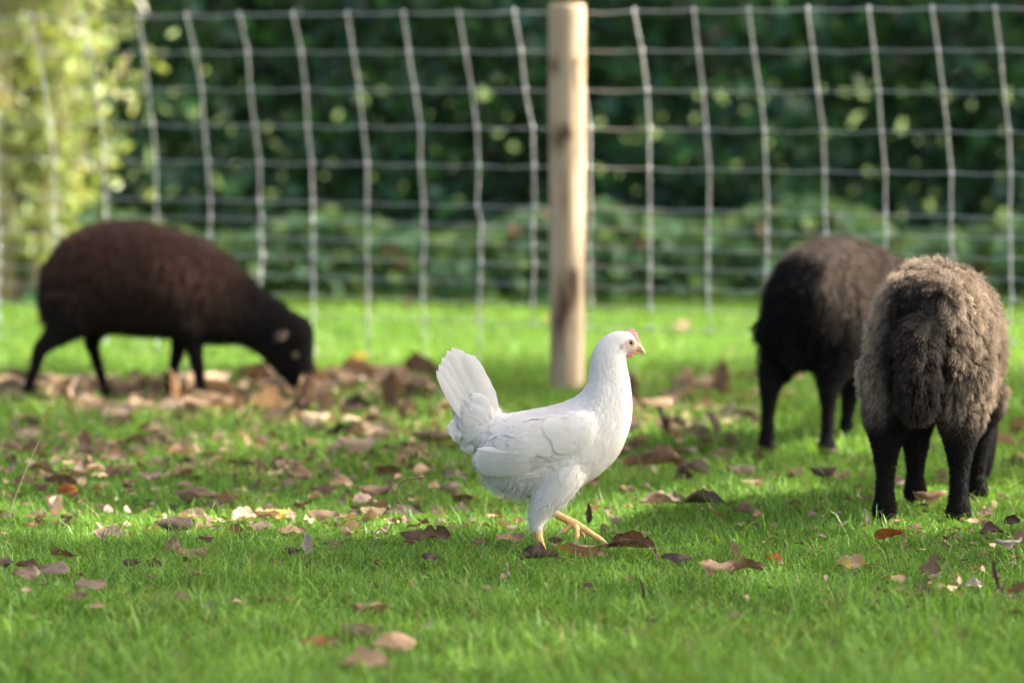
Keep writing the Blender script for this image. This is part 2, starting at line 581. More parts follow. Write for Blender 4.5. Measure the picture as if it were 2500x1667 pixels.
# ------------------------------------------------------------------ trees beyond the right edge of the picture that cast the dappled shade
def sun_drop(p):
    """where the shadow of a point lands on the lawn"""
    p = Vector(p)
    return p - S * (p.z / S.z)
LIT = []        # (x, y, rx, ry) lit openings on the lawn
def lit_px(px, py, rpx, ry):
    g = ground(px, py)
    LIT.append((g.x, g.y, rpx * g.y / F + 0.06, ry * 1.25 + 0.04))
def lit_obj(px, py, d, r, ry):
    g = sun_drop(at(px, py, d))
    LIT.append((g.x, g.y, r + 0.07, ry + 0.07))
for a in ((150, 1278, 300, 0.19), (620, 1285, 320, 0.20), (950, 1300, 150, 0.14), (1180, 1285, 130, 0.12), (1300, 1290, 80, 0.12),
          (1650, 1300, 170, 0.14), (1880, 1312, 130, 0.14), (2240, 1300, 200, 0.12), (2420, 1240, 90, 0.16), (2110, 1285, 70, 0.09),
          (1930, 1105, 200, 0.20), (2130, 1110, 90, 0.12), (1650, 1060, 130, 0.22), (1560, 1090, 80, 0.2),
          (500, 1030, 230, 0.30), (80, 1010, 160, 0.28), (760, 1035, 130, 0.2), (1000, 1035, 110, 0.22), (330, 985, 260, 0.22), (760, 985, 180, 0.25),
          (90, 1170, 90, 0.15), (560, 1120, 80, 0.16), (850, 1105, 80, 0.12), (700, 1100, 70, 0.16), (260, 1140, 70, 0.10),
          (1380, 905, 70, 0.2)):
    lit_px(*a)
for px in range(-500, 3100, 140):
    lit_px(px, 840 + 14 * math.sin(px), 110, 0.9)
    lit_px(px + 60, 780, 100, 0.30)
# fleeces, post top, netting and shrub that catch the sun
lit_obj(330, 545, 10.1, 0.30, 0.14); lit_obj(480, 580, 10.1, 0.16, 0.12); lit_obj(200, 560, 10.1, 0.16, 0.1)
lit_obj(2270, 700, 7.5, 0.15, 0.16); lit_obj(2380, 820, 7.55, 0.14, 0.16); lit_obj(2230, 650, 7.5, 0.14, 0.12)
lit_obj(2400, 760, 7.6, 0.2, 0.2); lit_obj(2280, 640, 7.55, 0.2, 0.16); lit_obj(2440, 900, 7.6, 0.14, 0.14); lit_obj(2010, 640, 8.8, 0.14, 0.14); lit_obj(2130, 620, 9.0, 0.14, 0.14)
lit_obj(1390, 120, 10.2, 0.20, 0.2); lit_obj(1390, 420, 10.2, 0.16, 0.16); lit_obj(1390, 560, 10.2, 0.10, 0.1)
for px in range(0, 2600, 170):
    lit_obj(px, 100 + 90 * math.sin(px * 0.02), 10.0 - 0.0003 * px, 0.13, 0.16)
for px, py in ((60, 80), (140, 240), (60, 380), (200, 420), (180, 120), (20, 200), (100, 480), (230, 520)):
    lit_obj(px, py, 13.8, 0.24, 0.26)
SHADE = []      # the hen stands in shade
for px, py in ((1120, 900), (1250, 1050), (1400, 1000), (1490, 850), (1500, 1000), (1400, 1130), (1250, 1150), (1330, 1250), (1180, 980), (1450, 920), (1540, 840), (1540, 960), (1460, 840), (1090, 880), (1150, 1000)):
    g = sun_drop(at(px, py, 6.68))
    SHADE.append((g.x, g.y, 0.19))
# the sheep's dark sides, the near lawn and the hedge stay shaded because no opening is listed there
clumps = []
for ix in np.arange(-5.2, 4.6, 0.16):
    for iy in np.arange(2.2, 16.2, 0.16):
        gx, gy = ix + rng.uniform(-0.08, 0.08), iy + rng.uniform(-0.08, 0.08)
        forced = any((gx - a) ** 2 + (gy - b) ** 2 < r * r for a, b, r in SHADE)
        if not forced:
            q = min(((gx - a) / rx) ** 2 + ((gy - b) / ry) ** 2 for a, b, rx, ry in LIT)
            if q < 1.0:
                continue
            if gy < 5.9 and rng.random() < 0.22:
                continue
            if 6.2 < gy < 13.6 and rng.random() < 0.10:
                continue
        hh = rng.uniform(4.6, 7.6)
        clumps.append((gx + S.x / S.z * hh, gy + S.y / S.z * hh, hh))
        if forced or gy > 13.6:
            h2 = rng.uniform(4.6, 7.6)
            clumps.append((gx + S.x / S.z * h2, gy + S.y / S.z * h2, h2))
clumps = np.array(clumps)
TREES = [(6.2, 4.6), (9.0, 7.6), (6.6, 10.8), (9.2, 14.0), (6.8, 17.0)]
owner = np.argmin([(clumps[:, 0] - a) ** 2 + (clumps[:, 1] - b) ** 2 for a, b in TREES], axis=0)
m_tree = leafy('tree leaves', attr='col', trans=0.45, rough=0.5, gloss=0.03)
tree_labels = ['broad leafy tree nearest the camera, just outside the picture', 'tall leafy tree beyond the edge beside the hen',
               'leafy tree beyond the edge beside the two dark sheep', 'leafy tree beyond the edge behind the two dark sheep',
               'leafy tree beyond the edge standing at the hedge']
for ti, (tx, ty) in enumerate(TREES):
    cl = clumps[owner == ti]
    if not len(cl):
        continue
    t = empty('broadleaf_tree', (tx, ty, 0))
    tag(t, tree_labels[ti], 'tree', 'trees shading the lawn')
    k = 7
    cen = np.repeat(cl, k, 0) + rng.normal(0, 0.085, (len(cl) * k, 3)) - np.array([tx, ty, 0])
    sz = rng.uniform(0.11, 0.17, len(cen))
    tcol = np.array([0.06, 0.12, 0.025]) * rng.uniform(0.7, 1.5, len(cen))[:, None]
    link('crown', leaf_cloud('crown', cen, rng.normal(size=(len(cen), 3)) * 0.6 + np.array(S), sz, tcol, 0.85), m_tree, t)
    g = Geo()
    top = Vector((cl[:, 0].mean() - tx, cl[:, 1].mean() - ty, 5.2))
    g.add(*tube([(0, 0, -0.1), (0.02, 0, 0.4), tuple(top * 0.28 + Vector((0, 0, 0.4))), tuple(top * 0.62 + Vector((0, 0, 0.3))), tuple(top)], [0.26, 0.20, 0.16, 0.12, 0.05], 10))
    for j in range(9):
        e = Vector(cl[rng.integers(len(cl))]) - Vector((tx, ty, 0))
        f0 = rng.uniform(0.45, 0.9)
        s0 = top * f0
        mid = s0.lerp(e, 0.5) + Vector((0, 0, 0.25))
        g.add(*tube([s0, mid, e], [0.06, 0.04, 0.012], 6))
    mk('trunk', g.v, g.f, m_bark, t)

# ------------------------------------------------------------------ hedge behind the fence, with ivy at its foot
def hedge_leaves(x0, x1, n, y0=14.35, y1=15.5, zt=2.7):
    x = rng.uniform(x0, x1, n)
    z = rng.random(n) ** 1.15 * zt
    yy = y0 + (y1 - y0) * rng.random(n) ** 1.6 + 0.18 * vnoise(np.stack([x, 0 * x, z], 1), 4.0, 4) + 0.12 * vnoise(np.stack([x, 0 * x, z], 1), 11.0, 9)
    return np.stack([x, yy, z], 1)
hp = np.concatenate([hedge_leaves(-3.0, 3.0, 15000, zt=1.7), hedge_leaves(-6, 6, 9000, zt=2.8)])
hn = np.stack([rng.normal(0, 0.55, len(hp)), rng.normal(-0.8, 0.45, len(hp)), rng.normal(0.5, 0.5, len(hp))], 1)
hc_ = np.array([0.030, 0.092, 0.020]) * np.exp(0.45 * rng.normal(size=len(hp)))[:, None]
blu = rng.random(len(hp)) < 0.3
hc_[blu] = np.array([0.036, 0.098, 0.060]) * rng.uniform(0.7, 1.5, blu.sum())[:, None]
yel = rng.random(len(hp)) < 0.0012
hc_[yel] = np.array([0.28, 0.26, 0.05]) * rng.uniform(0.5, 1.2, yel.sum())[:, None]
m_hedge = leafy('hedge leaves', attr='col', trans=0.10, rough=0.5, gloss=0.03, tint=(1.3, 1.2, 0.5))
hedge = empty('hedge', (0, 14.9, 0))
tag(hedge, 'tall dense dark green hedge along the back behind the fence', 'hedge')
hp2 = hp - np.array([0, 14.9, 0])
fo = link('foliage', leaf_cloud('foliage', hp2, hn, rng.uniform(0.06, 0.11, len(hp)), hc_, 0.7), m_hedge, hedge)
fo['kind'] = 'stuff'
g = Geo()
for i in range(46):
    bx = rng.uniform(-6, 6)
    by = rng.uniform(-0.1, 0.4)
    pts = [(bx, by, -0.05)]
    for j in range(1, 6):
        pts.append((bx + rng.normal(0, 0.06) * j * 0.6, by + rng.normal(0, 0.04) * j * 0.5, 0.5 * j))
    g.add(*tube(pts, [0.03, 0.026, 0.022, 0.018, 0.012, 0.006], 6))
mk('stems', g.v, g.f, m_bark, hedge)

ivy = empty('ivy_undergrowth', (0, 14.1, 0))
tag(ivy, 'low blue green ivy undergrowth at the foot of the hedge', 'ivy')
n = 5200
ix = np.concatenate([rng.uniform(-2.6, 2.6, n), rng.uniform(-6, 6, 1800)])
n = len(ix)
iz = 0.02 + rng.random(n) ** 0.8 * (0.29 + 0.03 * np.sin(ix * 2.3) + 0.05 * np.sin(ix * 7.1))
iy = rng.uniform(-0.28, 0.3, n) - (0.30 - iz) * 0.3
ic = np.array([0.095, 0.20, 0.085]) * np.exp(0.35 * rng.normal(size=n))[:, None]
k = rng.random(n) < 0.35
ic[k] = np.array([0.17, 0.28, 0.065]) * rng.uniform(0.7, 1.4, k.sum())[:, None]
k = rng.random(n) < 0.02
ic[k] = np.array([0.25, 0.13, 0.06])
inn = np.stack([rng.normal(0, 0.5, n), rng.normal(-0.6, 0.4, n), rng.normal(0.9, 0.4, n)], 1)
m_ivy = leafy('ivy leaves', attr='col', trans=0.28, rough=0.5, gloss=0.03)
fo = link('foliage', leaf_cloud('foliage', np.stack([ix, iy, iz], 1), inn, rng.uniform(0.04, 0.08, n), ic, 0.9), m_ivy, ivy)
fo['kind'] = 'stuff'

# sunlit feathery shrub at the left end of the fence
shrub = empty("shrub", (at(25, 500, 13.85).x, 13.85, 0), 0, 1.22)
tag(shrub, 'sunlit pale yellow green shrub behind the left end of the fence', 'shrub')
g = Geo()
tips = []
for i in range(34):
    a0 = rng.uniform(0, 6.28)
    r0 = rng.uniform(0.0, 0.10)
    reach = rng.uniform(0.05, 0.36)
    top = rng.uniform(0.55, 1.75)
    a1 = a0 + rng.normal(0, 0.4)
    pts = [(r0 * math.cos(a0), r0 * math.sin(a0) * 0.8, -0.02)]
    for j in range(1, 7):
        f_ = j / 6
        pts.append((r0 * math.cos(a0) + reach * math.cos(a1) * f_ ** 1.5 + rng.normal(0, 0.015), (r0 * math.sin(a0) + reach * math.sin(a1) * f_ ** 1.5) * 0.8 + rng.normal(0, 0.015), top * f_))
    g.add(*tube(pts, [0.016, 0.013, 0.011, 0.009, 0.007, 0.005, 0.003], 6))
    for j in range(1, 7):
        tips += [pts[j]] * 30
g.add(*tube([(-0.02, -0.1, 0), (-0.01, -0.1, 0.5), (0.01, -0.11, 1.0), (0.0, -0.1, 1.7)], [0.020, 0.019, 0.017, 0.013], 8))
m_pale = plain('pale shrub bark', (0.42, 0.33, 0.22), 0.85, noise=25.0, amount=0.3)
mk('branches', g.v, g.f, m_pale, shrub)
tips = np.array(tips)
tips = tips + rng.normal(0, 1, tips.shape) * np.array([0.075, 0.075, 0.10])
tips = tips[tips[:, 2] > 0.12]
sc_ = np.array([0.36, 0.45, 0.14]) * np.exp(0.25 * rng.normal(size=len(tips)))[:, None]
k = rng.random(len(tips)) < 0.25
sc_[k] = np.array([0.50, 0.49, 0.27]) * rng.uniform(0.7, 1.2, k.sum())[:, None]
m_shrub = leafy('shrub leaves', attr='col', trans=0.45, rough=0.4, gloss=0.05)
fo = link('foliage', leaf_cloud('foliage', tips, rng.normal(size=(len(tips), 3)) + np.array([0.3, -0.3, 0.6]), rng.uniform(0.03, 0.065, len(tips)), sc_, 0.38), m_shrub, shrub)
fo['kind'] = 'stuff'

# ------------------------------------------------------------------ wire netting and its post
m_wire, nt, out = new_mat('galvanised wire')
p = N(nt, 'ShaderNodeBsdfPrincipled', Roughness=0.42, Metallic=0.55)
tc = N(nt, 'ShaderNodeTexCoord')
no = N(nt, 'ShaderNodeTexNoise', Scale=22.0, Detail=3.0)
nt.links.new(tc.outputs['Object'], no.inputs['Vector'])
nt.links.new(ramp(nt, no.outputs['Fac'], [(0.3, (0.46, 0.48, 0.49)), (0.7, (0.76, 0.77, 0.77))]), p.inputs['Base Color'])
nt.links.new(p.outputs[0], out.inputs['Surface'])
def fence_d(px):                         # depth of the net at a photo column
    return F / (872.0 + (px - 150.0) * (135.0 / 2200.0)) * 1.034
STAYS = [(-330, 0), (-190, 0), (-48, 0), (82, 0), (210, 0), (340, 0), (460, 0), (590, 0), (720, 0), (850, 0), (985, 0), (1120, 0), (1255, 0),
         (1405, 1), (1545, 2), (1690, 0), (1825, 0), (1970, 0), (2115, 0), (2270, 0), (2420, 0), (2575, 0), (2730, 0), (2885, 0)]
LINES = [30, 125, 220, 312, 407, 505, 552, 598, 645, 692, 740, 790]    # rows as seen just left of the post
WIRE_Z = [at(1250, yy, fence_d(1250)).z for yy in LINES]
fence = empty('wire_fence', (0, 0, 0))
tag(fence, 'galvanised square mesh wire fence running across behind the hen', 'fence')
def net_xy(px):
    d = fence_d(px)
    return (px - 1250) / F * d / math.cos(PITCH), d
stay_pts = []
for si, (px, special) in enumerate(STAYS):
    x0, d0 = net_xy(px)
    lean = 0.052 + rng.normal(0, 0.006)
    zs = list(WIRE_Z)
    if px < 1250:
        zs += [WIRE_Z[-1] - 0.05, WIRE_Z[-1] - 0.10]
    ztop = zs[0]
    pts = []
    for j, z in enumerate(zs):
        u = (ztop - z) / 0.8
        off = lean * (1 - (1 - min(u / 0.62, 1.0)) ** 1.7)
        if special == 2 and j >= 4:
            off -= 0.012
        if special == 1:
            off *= 0.9
        pts.append(Vector((x0 + off + rng.normal(0, 0.0025), d0 + 0.02 * math.sin(3.0 * u) + rng.normal(0, 0.002), z)))
    stay_pts.append(pts)
    g = Geo()
    g.add(*tube([pts[0] + Vector((-0.001, 0, 0.006))] + pts, 0.0020, 6))
    for q in pts:                         # wrapped hinge joints
        g.add(*tube([q + Vector((0, 0, -0.008)), q + Vector((0, 0, -0.004)), q + Vector((0, 0, 0.004)), q + Vector((0, 0, 0.008))], [0.0024, 0.0042, 0.0042, 0.0024], 7))
    mk('vertical_wire', g.v, g.f, m_wire, fence)
for j in range(len(WIRE_Z)):
    pts = []
    for si in range(len(STAYS)):
        q = stay_pts[si][j]
        pts.append(q + Vector((0, -0.003, 0)))
        if si + 1 < len(STAYS):
            w = stay_pts[si + 1][j]
            md = q.lerp(w, 0.5)
            md.z -= 0.002 + abs(rng.normal(0, 0.002))
            md.y += rng.normal(0, 0.003) - 0.003
            pts.append(md)
    mk('horizontal_wire', *tube(pts, 0.0012 if j else 0.0016, 6), m_wire, fence)

m_post, nt, out = new_mat('peeled pine')
L = nt.links
tc = N(nt, 'ShaderNodeTexCoord')
mp = N(nt, 'ShaderNodeMapping')
mp.inputs['Scale'].default_value = (38, 38, 2.0)
L.new(tc.outputs['Object'], mp.inputs['Vector'])
n1 = N(nt, 'ShaderNodeTexNoise', Scale=1.0, Detail=6.0, Roughness=0.6)
L.new(mp.outputs[0], n1.inputs['Vector'])
mp2 = N(nt, 'ShaderNodeMapping')
mp2.inputs['Scale'].default_value = (14, 14, 5.0)
L.new(tc.outputs['Object'], mp2.inputs['Vector'])
n2 = N(nt, 'ShaderNodeTexNoise', Scale=1.0, Detail=5.0)
L.new(mp2.outputs[0], n2.inputs['Vector'])
c1 = ramp(nt, n1.outputs['Fac'], [(0.25, (0.36, 0.26, 0.16)), (0.55, (0.56, 0.43, 0.29)), (0.8, (0.66, 0.53, 0.38))])
c2 = ramp(nt, n2.outputs['Fac'], [(0.30, (0.66, 0.58, 0.50)), (0.48, (1, 1, 1))])
c = mixc(nt, 1.0, c1, c2, 'MULTIPLY')
a = N(nt, 'ShaderNodeAttribute', attribute_name='col')
c = mixc(nt, 1.0, c, a.outputs['Color'], 'MULTIPLY')
p = N(nt, 'ShaderNodeBsdfPrincipled', Roughness=0.8)
p.inputs['Specular IOR Level'].default_value = 0.2
L.new(c, p.inputs['Base Color'])
b = N(nt, 'ShaderNodeBump', Strength=0.5, Distance=0.004)
L.new(n1.outputs['Fac'], b.inputs['Height'])
L.new(b.outputs[0], p.inputs['Normal'])
L.new(p.outputs[0], out.inputs['Surface'])
pg = ground(1383, 955)
PD = pg.y
kp = PD / F
post_h = at(1383, 10, PD).z - 0.004
nz, na = 90, 40
pv, pc = [], []
def post_dark(xpx, ypx):
    """knots and scars of the peeled bark, in photo pixels on the front face"""
    d = 0
    for cx, cy, sx, sy, am in ((1384, 318, 20, 20, 0.72), (1366, 345, 14, 26, 0.5), (1352, 160, 14, 22, 0.55), (1398, 700, 14, 42, 0.62), (1378, 740, 15, 46, 0.62),
                               (1362, 785, 12, 30, 0.5), (1400, 665, 12, 18, 0.5), (1415, 150, 18, 8, 0.25), (1350, 330, 8, 30, 0.35), (1395, 312, 8, 9, -0.35), (1388, 712, 7, 22, -0.4)):
        d += am * math.exp(-((xpx - cx) / sx) ** 2 - ((ypx - cy) / sy) ** 2)
    return min(max(d * 1.5, 0), 0.93)
for i in range(nz + 1):
    u = i / nz
    z = -0.12 + (post_h + 0.12) * u
    r = (0.0435 + 0.0045 * u) * (1 if i < nz - 1 else 0.97)
    for k in range(na):
        an = 2 * math.pi * k / na
        rr = r * (1 + 0.018 * math.sin(2 * an + 1) + 0.02 * math.sin(an * 3 + z * 7) * math.sin(z * 9) + 0.008 * math.sin(z * 31 + an))
        ypx = 955 - z / kp
        xpx = 1383 + rr * math.cos(an) / kp + 3 * (u - 0.5) * 0
        dk = post_dark(xpx, ypx) if math.sin(an) < 0.1 else 0.0
        rr += 0.0025 * dk
        pv.append((rr * math.cos(an), rr * math.sin(an), z))
        t = np.array([1, 1, 1]) * (1 - dk) + np.array([0.16, 0.11, 0.09]) * dk
        pc.append(t)
pf = []
for i in range(nz):
    for k in range(na):
        pf.append((i * na + k, i * na + (k + 1) % na, (i + 1) * na + (k + 1) % na, (i + 1) * na + k))
ring = [nz * na + k for k in range(na)]
base_n = len(pv)
for k in range(na):
    an = 2 * math.pi * k / na
    pv.append((0.043 * math.cos(an), 0.043 * math.sin(an), post_h + 0.003))
    pc.append(np.array([1.05, 1.05, 1.0]))
for k in range(na):
    pf.append((ring[k], ring[(k + 1) % na], base_n + (k + 1) % na, base_n + k))
pf.append(tuple(range(base_n, base_n + na)))
post = mk('fence_post', pv, pf, m_post)
ca = post.data.color_attributes.new('col', 'FLOAT_COLOR', 'POINT')
ca.data.foreach_set('color', np.concatenate([np.array(pc), np.ones((len(pc), 1))], 1).astype(np.float32).ravel())
post.location = (pg.x, PD - 0.045, 0)
tag(post, 'round pale peeled wooden post with dark knots holding the wire fence', 'fence post')

# ------------------------------------------------------------------ the hen
HG = ground(1330, 1366)
HD = HG.y
KH = HD / F
def hp_(px, py):                         # photo pixel -> side plane of the hen (metres from its standing foot)
    return ((px - 1330) * KH, (1366 - py) * KH)
hen = empty('hen', (HG.x, HD, float(gz(HG.x, HD)) + 0.004))
tag(hen, 'white hen with pink comb and yellow legs striding across the grass', 'hen')
trunk = [((1185, 1036), (1158, 1092), .014), ((1208, 1018), (1166, 1140), .034), ((1245, 1012), (1192, 1186), .053), ((1292, 1005), (1238, 1211), .063),
         ((1342, 995), (1300, 1220), .067), ((1387, 981), (1372, 1216), .067), ((1415, 964), (1428, 1186), .063), ((1430, 946), (1472, 1157), .057),
         ((1437, 925), (1512, 1114), .050), ((1439, 906), (1538, 1052), .043), ((1440, 890), (1545, 1000), .037), ((1443, 871), (1540, 940), .0315),
         ((1452, 849), (1532, 900), .027), ((1468, 829), (1529, 880), .0225), ((1490, 815), (1532, 872), .0195), ((1515, 810), (1542, 867), .0168),
         ((1538, 814), (1552, 863), .0120), ((1553, 829), (1560, 859), .0072)]
trunk_s = smooth_sections([(hp_(*u), hp_(*l), w) for u, l, w in trunk], 64)
g = Geo()
g.add(*loft(trunk_s, 28))
# tail root, flattened from side to side
tail = [((1245, 1020), (1160, 1110), .036), ((1226, 1010), (1130, 1086), .030), ((1204, 981), (1112, 1040), .024), ((1184, 946), (1098, 985), .015), ((1167, 915), (1092, 945), .007), ((1154, 892), (1090, 915), .003)]
g.add(*loft(smooth_sections([(hp_(*u), hp_(*l), w) for u, l, w in tail], 20), 20))
def leg_loft(joints, y):
    pts = [Vector((hp_(a, b)[0], y + dy, hp_(a, b)[1])) for a, b, r, dy in joints]
    return tube(pts, [j[2] for j in joints], 16)
# feathered thighs: near (standing) and far (lifted forward)
def spline(pts, n):
    a = np.array(pts, dtype=float)
    m = len(a)
    out = []
    for t in np.linspace(0, m - 1 - 1e-6, n):
        i = int(t); u = t - i
        p0, p1, p2, p3 = a[max(i - 1, 0)], a[i], a[min(i + 1, m - 1)], a[min(i + 2, m - 1)]
        out.append(0.5 * ((2 * p1) + (-p0 + p2) * u + (2 * p0 - 5 * p1 + 4 * p2 - p3) * u * u + (-p0 + 3 * p1 - 3 * p2 + p3) * u ** 3))
    return out
near = spline([(1392, 1120, .034, 0.006), (1372, 1165, .036, 0.002), (1346, 1205, .030, 0), (1322, 1240, .0225, 0), (1311, 1265, .0165, 0), (1309, 1288, .0118, 0), (1312, 1305, .0085, 0)], 22)
g.add(*leg_loft(near, -0.034))
far = spline([(1385, 1120, .040, 0), (1372, 1170, .040, 0), (1352, 1208, .030, 0), (1338, 1235, .019, 0), (1338, 1253, .012, 0)], 16)
g.add(*leg_loft(far, 0.036))
# folded wing masses and a breast keel
for s in (-1, 1):
    w = [((1452, 1012), (1458, 1062), .010, s * .047), ((1430, 1000), (1440, 1098), .018, s * .048), ((1390, 1002), (1392, 1122), .021, s * .052), ((1340, 1012), (1335, 1138), .022, s * .054),
         ((1280, 1026), (1270, 1148), .021, s * .054), ((1220, 1048), (1212, 1154), .016, s * .048), ((1175, 1085), (1172, 1152), .010, s * .040), ((1158, 1112), (1156, 1146), .005, s * .036)]
    g.add(*loft(smooth_sections([(hp_(*u), hp_(*l), q, yo) for u, l, q, yo in w], 26), 20))
body_me = fuse('body', g, 0.0030, 9, 0.5)
co, no, tr = mesh_arrays(body_me)
PX = 1330 + co[:, 0] / KH
PY = 1366 - co[:, 2] / KH
def face_mask(px, py):
    # bare pink skin round the eye down to the beak
    m = sstep(24, 15, np.hypot((px - 1542) * 1.0, (py - 845) * 1.05))
    m = np.maximum(m, sstep(13, 8, np.hypot(px - 1552, py - 848)))
    m = np.maximum(m, 0.9 * sstep(11, 6, np.hypot(px - 1538, py - 862)))
    m *= sstep(816, 828, py - 0.30 * (px - 1535))
    m *= sstep(1516, 1525, px + (py - 845) * 0.1)
    return np.clip(m, 0, 1)
fm = face_mask(PX, PY)[:, None]
base_c = np.array([0.84, 0.82, 0.775]) * np.ones((len(co), 1))
skin = np.array([0.76, 0.52, 0.44]) * (1 + 0.18 * vnoise(co.astype(float), 900.0, 2))[:, None]
bc = base_c * (1 - fm) + skin * fm
ear = sstep(9.5, 5.0, np.hypot((PX - 1517) * 1.5, (PY - 849) * 0.85))[:, None] * 0.75
bc = bc * (1 - ear) + np.array([0.46, 0.33, 0.28]) * ear
stain = 0.5 * sstep(1285, 1310, PY)[:, None]
bc = bc * (1 - stain) + np.array([0.72, 0.58, 0.40]) * stain
a = body_me.color_attributes.new('col', 'FLOAT_COLOR', 'POINT')
a.data.foreach_set('color', np.concatenate([bc, np.ones((len(bc), 1))], 1).astype(np.float32).ravel())
m_hen = attr_mat('white plumage', 0.75, 0.2, bump=0.25, bscale=420.0)
link('body', body_me, m_hen, hen)
bvh = BVHTree.FromPolygons([tuple(map(float, q)) for q in co], [tuple(map(int, t)) for t in tr])
m_fea = feather_mat('white feather')

def feather(spine, width, normal, cup=0.25, nv=7, tip=0.5, jag=0.0, lift=None, rootw=0.25):
    """vane along spine points; returns verts, faces, uvs (u -1..1, v in metres along / .1)"""
    sp = [Vector(p) for p in spine]
    n = len(sp)
    vs, uv = [], []
    acc = 0
    rj = random.random() * 9
    for i, p in enumerate(sp):
        t = (sp[min(i + 1, n - 1)] - sp[max(i - 1, 0)]).normalized()
        nn = normal[i] if isinstance(normal, list) else normal
        nn = (nn - t * nn.dot(t)).normalized()
        b = t.cross(nn)
        f = i / (n - 1)
        w = width * (rootw + (1 - rootw) * min(f / 0.35, 1) ** 0.8)
        if f > 1 - tip:
            q = (f - (1 - tip)) / tip
            w *= math.sqrt(max(1 - q ** 2.4, 0.0)) * 0.97 + 0.03
        if i:
            acc += (p - sp[i - 1]).length
        for j in range(nv):
            u = -1 + 2 * j / (nv - 1)
            ww = w * (1 + jag * math.sin(f * 40 + rj + (3 if u > 0 else 0)) * (abs(u) > 0.9))
            vs.append(p + b * (u * ww) - nn * (cup * ww * u * u))
            uv.append((u, acc / 0.1))
    fs = []
    for i in range(n - 1):
        for j in range(nv - 1):
            fs.append((i * nv + j, i * nv + j + 1, (i + 1) * nv + j + 1, (i + 1) * nv + j))
    return vs, fs, uv
def feather_obj(name, parts, mat, parent):
    g = Geo(); uvs = []
    for v, f, u in parts:
        g.add(v, f); uvs += u
    o = mk(name, g.v, g.f, mat, parent)
    me = o.data
    li = np.empty(len(me.loops), dtype=np.int32)
    me.loops.foreach_get('vertex_index', li)
    l = me.uv_layers.new(name='uv')
    l.data.foreach_set('uv', np.array(uvs, dtype=np.float32)[li].ravel())
    return o
def on_side(px, py, side, off):
    """point on the hen's flank at a photo pixel"""
    x, z = hp_(px, py)
    hit = bvh.ray_cast(Vector((x, side * 0.4, z)), Vector((0, -side, 0)))
    y = hit[0].y if hit[0] is not None else side * 0.02
    nrm = hit[1] if hit[0] is not None else Vector((0, side, 0))
    return Vector((x, y, z)) + Vector((0, side * off, 0)), nrm

# contour feathers, laid like scales from head to tail
axis_pts = np.array([[(s[0][0] + s[1][0]) / 2, (s[0][1] + s[1][1]) / 2] for s in trunk_s])
axis_dir = np.gradient(axis_pts, axis=0)
axis_dir /= np.linalg.norm(axis_dir, axis=1)[:, None]
P_, Q_ = sample_surface(body_me, 16000, np.random.default_rng(3))
ppx, ppy = 1330 + P_[:, 0] / KH, 1366 - P_[:, 2] / KH
ok = (face_mask(ppx, ppy) < 0.05) & (ppy < 1298) & ~((ppx > 1520) & (ppy > 840)) & (np.hypot(ppx - 1517, ppy - 849) > 9) & (ppx < 1535)
P_, Q_, ppx, ppy = P_[ok], Q_[ok], ppx[ok], ppy[ok]
size = np.where(ppy < 960, 0.008 + 0.012 * np.clip((ppy - 815) / 145, 0, 1), 0.024)
neckish = (ppx > 1400) & (ppy < 1060)
size = np.where(neckish, np.minimum(size, 0.010 + 0.012 * np.clip((ppy - 815) / 240, 0, 1)), size)
size = np.where((ppy > 1215) & (ppx > 1280) & (ppx < 1365), 0.012, size)
keep = []
cell = {}
for i in np.random.default_rng(4).permutation(len(P_)):
    r = size[i] * 0.34
    p = P_[i]
    key = tuple(np.floor(p / 0.01).astype(int))
    good = True
    for dx in (-1, 0, 1):
        for dy in (-1, 0, 1):
            for dz in (-1, 0, 1):
                for j in cell.get((key[0] + dx, key[1] + dy, key[2] + dz), ()):
                    if np.sum((P_[j] - p) ** 2) < r * r:
                        good = False; break
                if not good: break
            if not good: break
        if not good: break
    if good:
        cell.setdefault(key, []).append(i)
        keep.append(i)
scales = []
for i in keep:
    p, n_ = Vector(P_[i]), Vector(Q_[i])
    j = int(np.argmin((axis_pts[:, 0] - p.x) ** 2 + (axis_pts[:, 1] - p.z) ** 2))
    d = Vector((-axis_dir[j][0], 0, -axis_dir[j][1]))
    if ppy[i] > 1130 and ppx[i] > 1290:
        w_ = min((ppy[i] - 1130) / 70, 1)
        d = d.lerp(Vector((-0.35, 0, -1)), w_)
    if ppx[i] < 1215 and ppy[i] < 1080:
        d = Vector((-0.55, 0, 0.85)) if ppy[i] < 1010 else Vector((-0.85, 0, 0.35))
    d = d + Vector((random.gauss(0, 0.10), random.gauss(0, 0.10), random.gauss(0, 0.10)))
    d = (d - n_ * d.dot(n_))
    if d.length < 1e-3:
        continue
    d.normalize()
    Lf = size[i] * random.uniform(0.9, 1.15)
    lift = 0.045 * Lf * random.uniform(0.5, 1.3)
    r0 = p - d * Lf * 0.45 - n_ * 0.0006
    # bend the feather along the skin: sample the skin under its tip
    tipp = p + d * Lf * 0.55
    hit = bvh.find_nearest(tipp)
    tq = hit[0] if hit[0] is not None else tipp
    tn = hit[1] if hit[0] is not None else n_
    mid = p + n_ * lift * 0.55
    end = tq + tn * lift
    sp = [r0, r0.lerp(mid, 0.55) + n_ * lift * 0.12, mid, mid.lerp(end, 0.6) + n_ * lift * 0.1, end]
    hackle = neckish[i]
    scales.append(feather(sp, Lf * (0.24 if hackle else 0.34), n_, 0.10, 5, 0.45))
pl = feather_obj('plumage', scales, m_fea, hen)
pl['kind'] = 'stuff'

